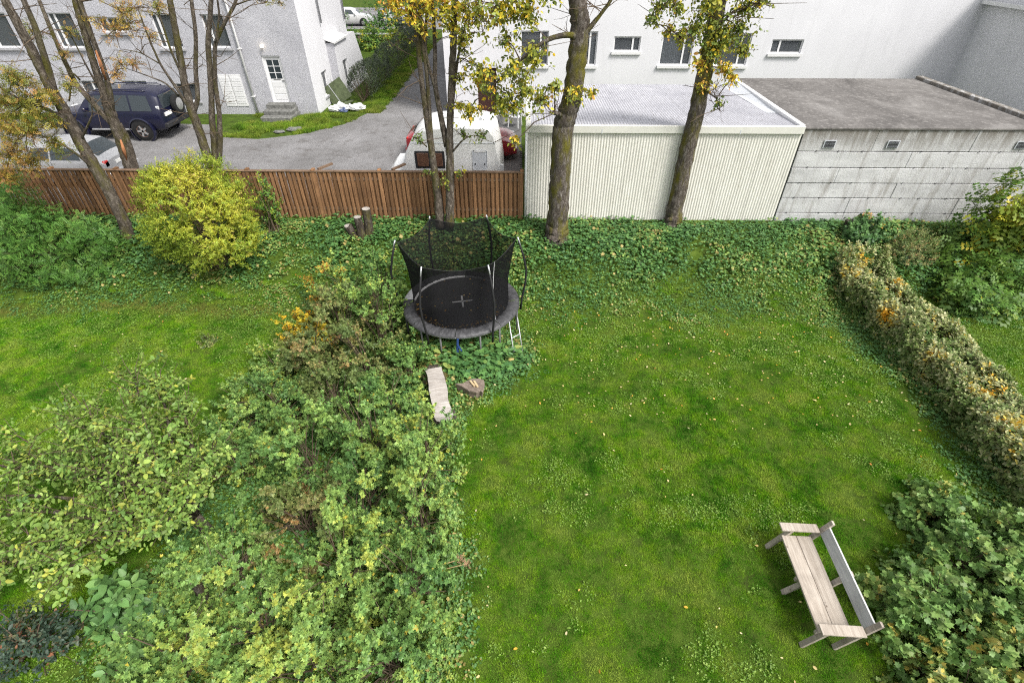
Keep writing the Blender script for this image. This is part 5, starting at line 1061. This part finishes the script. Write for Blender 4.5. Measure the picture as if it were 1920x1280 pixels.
# ------------------------------------------------------------------ trees
def tree(name, label, base, limbs, blobs, mat, tmpl, size, barkm, nl=9, hang=.0, hue=(.4, .25), group=None, length=.3, seg=12, upn=.3, ntw=40, bare=2.2):
    """limbs: lists of (px, py, Y, r); blobs: (px, py, Y, radius, shoots[, hue])"""
    SEED[0] += 1; rs = np.random.default_rng(SEED[0]); rsp = random.Random(SEED[0]); B = np.array(base, float)
    rt = empty(name, tuple(B), 0, label, 'tree', group); nodes = []
    for i, lm in enumerate(limbs):
        pts = [at_y(p[0], p[1], p[2]) - B for p in lm]; rad = [p[3] for p in lm]
        tt = np.linspace(0, 1, len(pts)); t2 = np.linspace(0, 1, (len(pts)-1)*(9 if rad[0] > .12 else 5)+1)
        arr = np.array(pts); fine = np.stack([np.interp(t2, tt, arr[:, q]) for q in range(3)], 1)
        for _ in range(2): fine[1:-1] = fine[:-2]*.25 + fine[1:-1]*.5 + fine[2:]*.25
        fr = np.interp(t2, tt, rad); wob = fr*.045; fine[1:-1, :2] += rs.normal(0, 1, (len(fine)-2, 2))*wob[1:-1, None]
        sg = seg if rad[0] > .05 else 6
        MB().tube(fine, fr, sg, True, .13 if rad[0] > .05 else .05, rsp).build('trunk' if i == 0 else 'limb', M[barkm], rt, True)
        nodes += [(p, r_) for p, r_ in zip(fine, fr)]
    nd = np.array([p for p, _ in nodes]); tw = MB(); PP = []
    hi = [i for i, (p, r_) in enumerate(nodes) if p[2] > bare and r_ < .13]
    for _ in range(ntw if hi else 0):                  # bare side twigs, each forking once or twice
        p, r_ = nodes[hi[rs.integers(0, len(hi))]]; d = nrm(rs.normal(0, 1, 3)*np.array([1, .8, .4]) + np.array([0, -.15, .45])); L_ = rs.uniform(.35, 1.1); q1 = p + d*L_*.5 + rs.normal(0, .04, 3); q2 = q1 + (d + rs.normal(0, .3, 3))*L_*.5
        tw.tube([p, q1, q2], [.011, .008, .004], 4, False)
        for _k in range(rs.integers(1, 4)):
            f_ = rs.uniform(.3, 1); s0 = p + (q1-p)*f_ if f_ < .7 else q1; e0 = s0 + nrm(d + rs.normal(0, .7, 3))*L_*rs.uniform(.25, .5); tw.tube([s0, (s0+e0)/2+rs.normal(0, .02, 3), e0], [.006, .004, .0025], 4, False)
    for bl in blobs:
        c = at_y(bl[0], bl[1], bl[2]) - B; d2 = np.linalg.norm(nd - c, axis=1) + .6*np.maximum(0, nd[:, 2]-c[2]+.2)*(hang <= 0); j = int(np.argmin(d2)); a = nd[j]
        mid = (a+c)/2 + np.array([0, 0, .12*np.linalg.norm(c-a)]); tw.tube([a, mid, c], [min(.03, nodes[j][1]*.6), .016, .009], 5, False)
        nsh = int(bl[4]*(1.8 if tmpl is T_OVAL else 1.5)); pos = c + rs.normal(0, .52, (nsh, 3))*bl[3]*np.array([1, .9, .85]); dr = nrm(pos-c) + np.array([0, 0, -hang if hang else .3]) + rs.normal(0, .25, (nsh, 3)); dr = nrm(dr)
        for p in pos[:: max(1, nsh//14)]: tw.tube([c + (p-c)*.02, (c+p)/2 + rs.normal(0, .04, 3), p], [.008, .006, .003], 4, False)
        hb = bl[5] if len(bl) > 5 else hue[0]
        P, A, Nn, S_, sid = shoot_leaves(pos, dr, nl, length, size, rs, -.3, .7, .5, upn)
        if hang: A = A*.7 + np.array([0, 0, -hang]); Nn = Nn + rs.normal(0, .6, Nn.shape)
        PP.append((P, A, Nn, S_, np.clip(rs.normal(hb-.06, hue[1]*.9, len(pos)), 0, 1)[sid] + rs.normal(0, .12, len(P))))
    tag(tw.build('twigs', M['twig'], rt), kind='stuff')
    if PP:
        P, A, Nn, S_, H_ = [np.concatenate(q) for q in zip(*PP)]
        link('crown', leaf_mesh('crown', tmpl, P, A, Nn, S_, H_, rs.uniform(0, 1, len(P))), M[mat], rt)
    return rt
b2 = on_ground(1045, 444); Y2 = float(b2[1])
tree('poplar_tree', 'thick mossy tree trunk left in front of the shed', (b2[0], b2[1], b2[2]-.05),
     [[(1043, 456, Y2, .44), (1044, 440, Y2, .36), (1045, 415, Y2, .305), (1050, 330, Y2, .285), (1056, 240, Y2, .275), (1072, 190, Y2, .25), (1082, 110, Y2, .235), (1088, 50, Y2, .22), (1082, -20, Y2, .21), (1070, -200, Y2, .17)],
      [(1086, 80, Y2, .10), (1076, 66, Y2-.15, .075), (1058, 66, Y2-.2, .062), (1032, 72, Y2-.25, .055), (1012, 84, Y2-.3, .045), (985, 105, Y2-.3, .032), (940, 145, Y2-.3, .02), (905, 180, Y2-.3, .010)],
      [(1098, 60, Y2, .07), (1112, 46, Y2, .05), (1128, 25, Y2, .042), (1150, -5, Y2, .038), (1170, -60, Y2, .03)],
      [(1080, -60, Y2, .09), (1020, -70, Y2-.4, .05), (950, -30, Y2-.5, .025), (905, 60, Y2-.5, .008)],
      [(1052, 216, Y2-.2, .06), (1041, 212, Y2-.42, .055), (1036, 214, Y2-.46, .02)]],
     [(1000, 115, Y2-.3, .45, 34), (960, 130, Y2-.3, .5, 42), (985, 175, Y2-.3, .5, 40), (940, 195, Y2-.3, .42, 34), (905, 150, Y2-.3, .5, 38, .6), (880, 205, Y2-.2, .35, 22, .7), (1015, 190, Y2-.3, .35, 20), (1040, 165, Y2-.4, .25, 14), (1075, 175, Y2-.35, .32, 20, .55), (965, 205, Y2-.3, .32, 18), (968, 265, Y2-.4, .18, 9, .6), (1110, 178, Y2-.2, .2, 7, .65),
      (940, 20, Y2-.4, .55, 52, .6), (985, 30, Y2-.4, .5, 46, .55), (895, 30, Y2-.4, .5, 36, .62), (1010, -15, Y2-.4, .5, 40), (930, -40, Y2-.4, .7, 60, .6), (865, 75, Y2-.4, .3, 14, .65), (950, 75, Y2-.4, .3, 12)],
     'lf_poplar', T_OVAL, .125, 'bark_grey', 5, .55, (.48, .22), 'trees in front of the shed', .22, 16)
b3 = on_ground(1262, 420); Y3 = float(b3[1])
tree('poplar_tree', 'thick leafy topped tree trunk right in front of the shed', (b3[0], b3[1], b3[2]-.05),
     [[(1257, 434, Y3, .40), (1260, 420, Y3, .30), (1264, 400, Y3, .25), (1282, 310, Y3, .225), (1305, 215, Y3, .215), (1322, 130, Y3, .20), (1338, 50, Y3, .185), (1350, -10, Y3, .18), (1385, -200, Y3, .14)],
      [(1345, 10, Y3, .05), (1290, -15, Y3-.3, .03), (1240, 10, Y3-.4, .02), (1222, 45, Y3-.4, .008)], [(1338, 60, Y3, .05), (1375, 20, Y3-.3, .03), (1420, 5, Y3-.3, .02)], [(1315, 165, Y3-.15, .03), (1345, 185, Y3-.35, .014), (1350, 208, Y3-.35, .006)]],
     [(1335, 55, Y3-.3, .45, 44), (1340, 90, Y3-.3, .42, 44), (1325, 20, Y3-.3, .5, 46), (1360, 75, Y3-.3, .45, 36), (1385, 60, Y3-.25, .4, 28), (1390, 95, Y3-.25, .3, 18, .35), (1400, 20, Y3-.3, .45, 26), (1425, 5, Y3-.3, .3, 12), (1300, 60, Y3-.35, .35, 22), (1275, 70, Y3-.4, .3, 14, .65), (1255, 60, Y3-.4, .25, 10, .7), (1240, 15, Y3-.4, .4, 22), (1222, 38, Y3-.4, .22, 10), (1270, 20, Y3-.4, .35, 16), (1310, 125, Y3-.35, .3, 16, .8), (1355, 130, Y3-.35, .35, 20, .8), (1320, 160, Y3-.35, .22, 8, .75), (1372, 150, Y3-.35, .25, 9, .75), (1348, 195, Y3-.35, .16, 6, .3), (1360, -40, Y3-.3, .7, 60), (1290, -50, Y3-.3, .6, 40), (1420, -40, Y3-.3, .5, 30)],
     'lf_poplar', T_OVAL, .115, 'bark_grey', 5, .5, (.40, .24), 'trees in front of the shed', .22, 16)
YC = 14.35; bc = at_y(832, 412, YC)
tree('multi_stemmed_tree', 'slender many stemmed tree behind the trampoline', (bc[0], bc[1], float(ground_z(bc[0], YC))-.05),
     [[(826, 425, YC, .15), (822, 380, YC, .125), (812, 300, YC, .095), (800, 220, YC, .08), (790, 150, YC, .065), (782, 60, YC, .06), (768, -60, YC, .05)],
      [(843, 425, YC-.08, .14), (844, 350, YC-.08, .12), (843, 270, YC-.08, .10), (845, 180, YC-.08, .085), (850, 90, YC-.08, .085), (852, 20, YC-.08, .075), (858, -80, YC, .06)],
      [(838, 275, YC, .085), (826, 215, YC, .075), (815, 160, YC+.05, .062), (816, 90, YC+.1, .05), (812, 20, YC+.1, .04), (808, -60, YC+.1, .03)],
      [(812, 290, YC, .06), (806, 225, YC, .055), (802, 150, YC, .05), (792, 80, YC, .045), (786, 10, YC, .04)],
      [(822, 185, YC, .045), (808, 140, YC, .04), (797, 95, YC, .035), (800, 20, YC, .028)],
      [(846, 220, YC, .05), (852, 160, YC, .04), (858, 110, YC, .035), (872, 50, YC, .025), (880, 5, YC, .018)],
      [(848, 285, YC-.1, .03), (868, 262, YC-.25, .02), (888, 252, YC-.3, .013), (925, 268, YC-.3, .006)], [(800, 275, YC, .02), (785, 262, YC-.2, .012), (772, 255, YC-.2, .006)]],
     [(870, 252, YC-.3, .22, 7, .15), (905, 256, YC-.3, .25, 8, .15), (785, 260, YC-.2, .18, 5, .15), (835, 340, YC-.2, .22, 6, .2), (800, 325, YC-.1, .18, 4, .2), (860, 325, YC-.2, .22, 5, .2),
      (770, 20, YC-.2, .5, 40, .82), (740, 5, YC-.2, .4, 30, .88), (800, 15, YC-.2, .5, 40, .75), (835, 15, YC-.2, .5, 40, .7), (865, 20, YC-.2, .45, 36, .65), (790, 50, YC-.2, .35, 14, .7), (845, 50, YC-.2, .35, 14, .6), (760, -40, YC, .6, 50, .8), (830, -40, YC, .6, 50, .7), (750, 75, YC+.1, .3, 7, .2), (870, 90, YC-.2, .3, 8, .5), (862, 150, YC-.2, .3, 8, .55), (885, 120, YC-.2, .35, 10, .55), (862, 200, YC-.2, .35, 12, .6)],
     'lf_poplar', T_OVAL, .105, 'bark_rowan', 5, .4, (.6, .22), None, .2)
RG = 'rowan trees by the fence'; YA = 13.9; ba = on_ground(242, 446)
tree('rowan_tree', 'leaning mossy rowan in front of the fence, mostly brown leaved', (ba[0], ba[1], ba[2]-.05),
     [[(246, 455, YA, .19), (232, 415, YA, .16), (200, 350, YA, .15), (160, 285, YA, .15), (130, 225, YA, .14), (95, 165, YA, .125), (60, 95, YA, .11), (20, 20, YA, .09), (-30, -70, YA, .07)],
      [(135, 235, YA, .07), (90, 205, YA-.3, .05), (40, 190, YA-.5, .03), (-20, 150, YA-.6, .02)], [(105, 180, YA, .08), (70, 60, YA-.1, .07), (35, -20, YA-.1, .05)], [(185, 325, YA, .045), (140, 285, YA-.35, .03), (95, 258, YA-.5, .018), (50, 250, YA-.6, .01)], [(150, 265, YA, .04), (175, 215, YA-.2, .02), (168, 180, YA-.3, .012)]],
     [(40, 200, YA-.5, .6, 42, .45), (75, 175, YA-.4, .5, 34, .55), (15, 240, YA-.6, .6, 42, .6), (60, 240, YA-.6, .5, 34, .5), (20, 290, YA-.7, .55, 38, .7), (55, 300, YA-.7, .4, 24, .65), (90, 225, YA-.5, .4, 22, .35), (30, 150, YA-.5, .5, 30, .4), (5, 190, YA-.6, .5, 30, .55), (100, 270, YA-.6, .35, 16, .25), (130, 160, YA-.3, .25, 8, .3), (10, 330, YA-.8, .45, 24, .8)],
     'lf_rowan', T_PINN, .20, 'bark_rowan', 5, .25, (.5, .2), RG, .25)
YB = 15.6; bb = at_y(243, 330, YB)
tree('rowan_tree', 'forked bare rowan behind the fence with torn orange bark', (bb[0], YB, GY-.05),
     [[(262, 380, YB, .17), (250, 340, YB, .155), (238, 300, YB, .15), (222, 250, YB, .15), (205, 205, YB, .14), (190, 160, YB, .10), (170, 100, YB, .085), (145, 20, YB, .07), (130, -40, YB, .06)],
      [(262, 350, YB+.12, .10), (250, 300, YB+.15, .10), (235, 255, YB+.12, .10), (222, 232, YB+.06, .09)],
      [(208, 210, YB, .09), (208, 180, YB-.05, .075), (195, 130, YB-.05, .07), (165, 50, YB, .065), (140, -30, YB, .05)],
      [(212, 235, YB-.04, .085), (180, 200, YB-.1, .075), (140, 155, YB-.1, .065), (110, 90, YB-.1, .05), (85, 30, YB-.1, .045), (65, -20, YB, .04)],
      [(150, 150, YB-.1, .03), (135, 135, YB-.2, .022), (130, 190, YB-.2, .02)], [(185, 165, YB, .03), (160, 120, YB-.2, .022), (140, 80, YB-.2, .016), (118, 40, YB-.2, .010)]],
     [(185, 45, YB-.3, .35, 10, .75), (120, 100, YB-.3, .35, 8, .8), (60, 60, YB-.3, .4, 10, .5), (225, 20, YB-.3, .4, 12, .7), (130, 60, YB-.3, .3, 6, .5)],
     'lf_rowan', T_PINN, .17, 'bark_rowan', 4, .3, (.6, .2), RG, .25)
_rb = bpy.data.objects['rowan_tree.001']
for _a, _b in (((226, 262), (238, 300)), ((199, 150), (180, 95))):
    _q = [np.array(at_y(*_a, YB-.11)) - np.array(_rb.location), np.array(at_y(*_b, YB-.11)) - np.array(_rb.location)]; MB().tube([_q[0], (_q[0]+_q[1])/2+np.array([.01, -.02, 0]), _q[1]], [.02, .05, .02], 7, True, .2).build('bark_scar', M['bark_scar'], _rb, True)
bcx = at_y(388, 290, YB)
tree('rowan_tree', 'sparse rowan rising above the golden bush, left of two', (bcx[0], YB, GY-.05),
     [[(402, 345, YB, .15), (388, 290, YB, .13), (372, 240, YB, .12), (358, 205, YB, .11), (345, 150, YB, .095), (335, 90, YB, .085), (322, 20, YB, .075), (312, -50, YB, .06)],
      [(362, 215, YB, .07), (372, 185, YB, .06), (366, 130, YB, .058), (368, 70, YB, .05), (360, 10, YB, .045), (352, -50, YB, .04)],
      [(356, 205, YB, .05), (330, 165, YB-.2, .04), (300, 120, YB-.3, .032), (278, 70, YB-.4, .025), (260, 20, YB-.4, .018)],
      [(335, 180, YB-.1, .03), (310, 155, YB-.3, .022), (270, 140, YB-.5, .015), (235, 128, YB-.6, .008)], [(345, 150, YB, .04), (318, 90, YB-.2, .03), (300, 30, YB-.2, .024), (280, -20, YB-.2, .018)], [(300, 120, YB-.3, .02), (262, 98, YB-.5, .014), (225, 92, YB-.6, .007)]],
     [(215, 55, YB-.5, .4, 14, .75), (240, 45, YB-.5, .4, 14, .7), (225, 120, YB-.6, .25, 9, .85), (250, 118, YB-.6, .25, 9, .9), (215, 138, YB-.6, .22, 8, .95), (285, 70, YB-.4, .3, 7, .6), (250, 15, YB-.4, .5, 14, .6), (300, 10, YB-.3, .4, 8, .6)],
     'lf_rowan', T_PINN, .17, 'bark_rowan', 4, .3, (.7, .2), RG, .25)
bdx = at_y(408, 290, YB)
tree('rowan_tree', 'twin stemmed rowan above the golden bush, right of two', (bdx[0], YB+.1, GY-.05),
     [[(410, 350, YB+.1, .11), (404, 285, YB+.1, .10), (398, 230, YB+.1, .085), (395, 150, YB+.1, .075), (390, 80, YB+.1, .07), (395, 20, YB+.1, .055), (398, -50, YB+.1, .05)],
      [(412, 300, YB+.05, .07), (413, 260, YB+.05, .075), (411, 210, YB+.05, .065), (403, 150, YB+.05, .058), (402, 85, YB+.05, .05), (420, 45, YB, .045), (440, 10, YB, .04), (452, -30, YB, .03)],
      [(404, 80, YB, .03), (412, 30, YB, .028), (405, -20, YB, .025)], [(440, 10, YB, .02), (475, -2, YB-.2, .012), (520, 8, YB-.3, .006)]],
     [(525, 5, YB-.3, .2, 5, .6), (500, -5, YB-.3, .25, 5, .5)],
     'lf_rowan', T_PINN, .15, 'bark_rowan', 4, .3, (.6, .2), RG, .25)
# pale oval-leaved fruit tree at the lower left: limbs splay low from one base
def fruit_tree():
    SEED[0] += 1; rs = np.random.default_rng(SEED[0]); B = np.array([-5.35, 4.75, -.03])
    rt = empty('fruit_tree', tuple(B), 0, 'low spreading fruit tree with pale oval leaves at the left', 'tree')
    ends = [(-2.5, .1, 1.9), (-2.1, 1.2, 2.0), (-1.2, 1.8, 2.1), (-.5, 1.5, 1.9), (-2.6, -.9, 1.6), (-1.7, -1.1, 1.5), (-3.2, -1.3, 1.3), (-2.3, -1.6, 1.2), (-1.1, -1.4, 1.3), (-.3, -.9, 1.4), (-1.5, .3, 2.2), (-.8, .7, 2.2), (-3.1, .8, 1.7), (-1.9, 2.2, 1.9), (.3, .6, 1.6), (-.8, -.6, 1.6), (-3.3, -.3, 1.5), (.1, -.2, 1.6), (-.3, .1, 1.9), (-1.0, -.1, 2.0), (-2.9, 1.6, 1.7), (-3.6, .4, 1.6)]
    P0 = []; D0 = []; tw = MB()
    MB().tube([(0, 0, 0), (-.05, 0, .35), (-.12, .03, .6)], [.10, .085, .075], 10, True, .1).build('trunk', M['bark_rowan'], rt, True)
    for e in ends:
        e = np.array(e); s = np.array((-.12, .03, .55)); m1 = s + (e-s)*.4 + np.array([0, 0, .28]) + rs.normal(0, .08, 3); m2 = s + (e-s)*.75 + np.array([0, 0, .18]) + rs.normal(0, .08, 3)
        path = np.array([s, m1, m2, e]); MB().tube(path, [.05, .034, .02, .008], 7, True, .08).build('limb', M['bark_rowan'], rt, True)
        for k in range(30):
            t = rs.uniform(.18, 1)*3; i = min(int(t), 2); p = path[i]*(1-(t-i)) + path[i+1]*(t-i); d = nrm(rs.normal(0, 1, 3)*np.array([1, 1, .6]) + (e-s)/np.linalg.norm(e-s)*.6 + np.array([0, 0, .5])); L_ = rs.uniform(.25, .75)
            q = p + d*L_; tw.tube([p, p+d*L_*.5+rs.normal(0, .03, 3), q], [.009, .006, .003], 4, False)
            for u in (.3, .5, .7, .85, 1.0): P0.append(p+d*L_*u + rs.normal(0, .05, 3)); D0.append(nrm(d + rs.normal(0, .35, 3)))
    tag(tw.build('twigs', M['twig'], rt), kind='stuff')
    P, A, Nn, S_, sid = shoot_leaves(np.array(P0), np.array(D0), 6, .12, .098, rs, -.2, .8, .35, .7)
    H_ = np.clip(rs.normal(.6, .2, len(P0)), 0, 1)[sid] + rs.normal(0, .1, len(P))
    link('crown', leaf_mesh('crown', T_OVAL, P, A, Nn, S_, H_, rs.uniform(0, 1, len(P))), M['lf_quince'], rt)
fruit_tree()
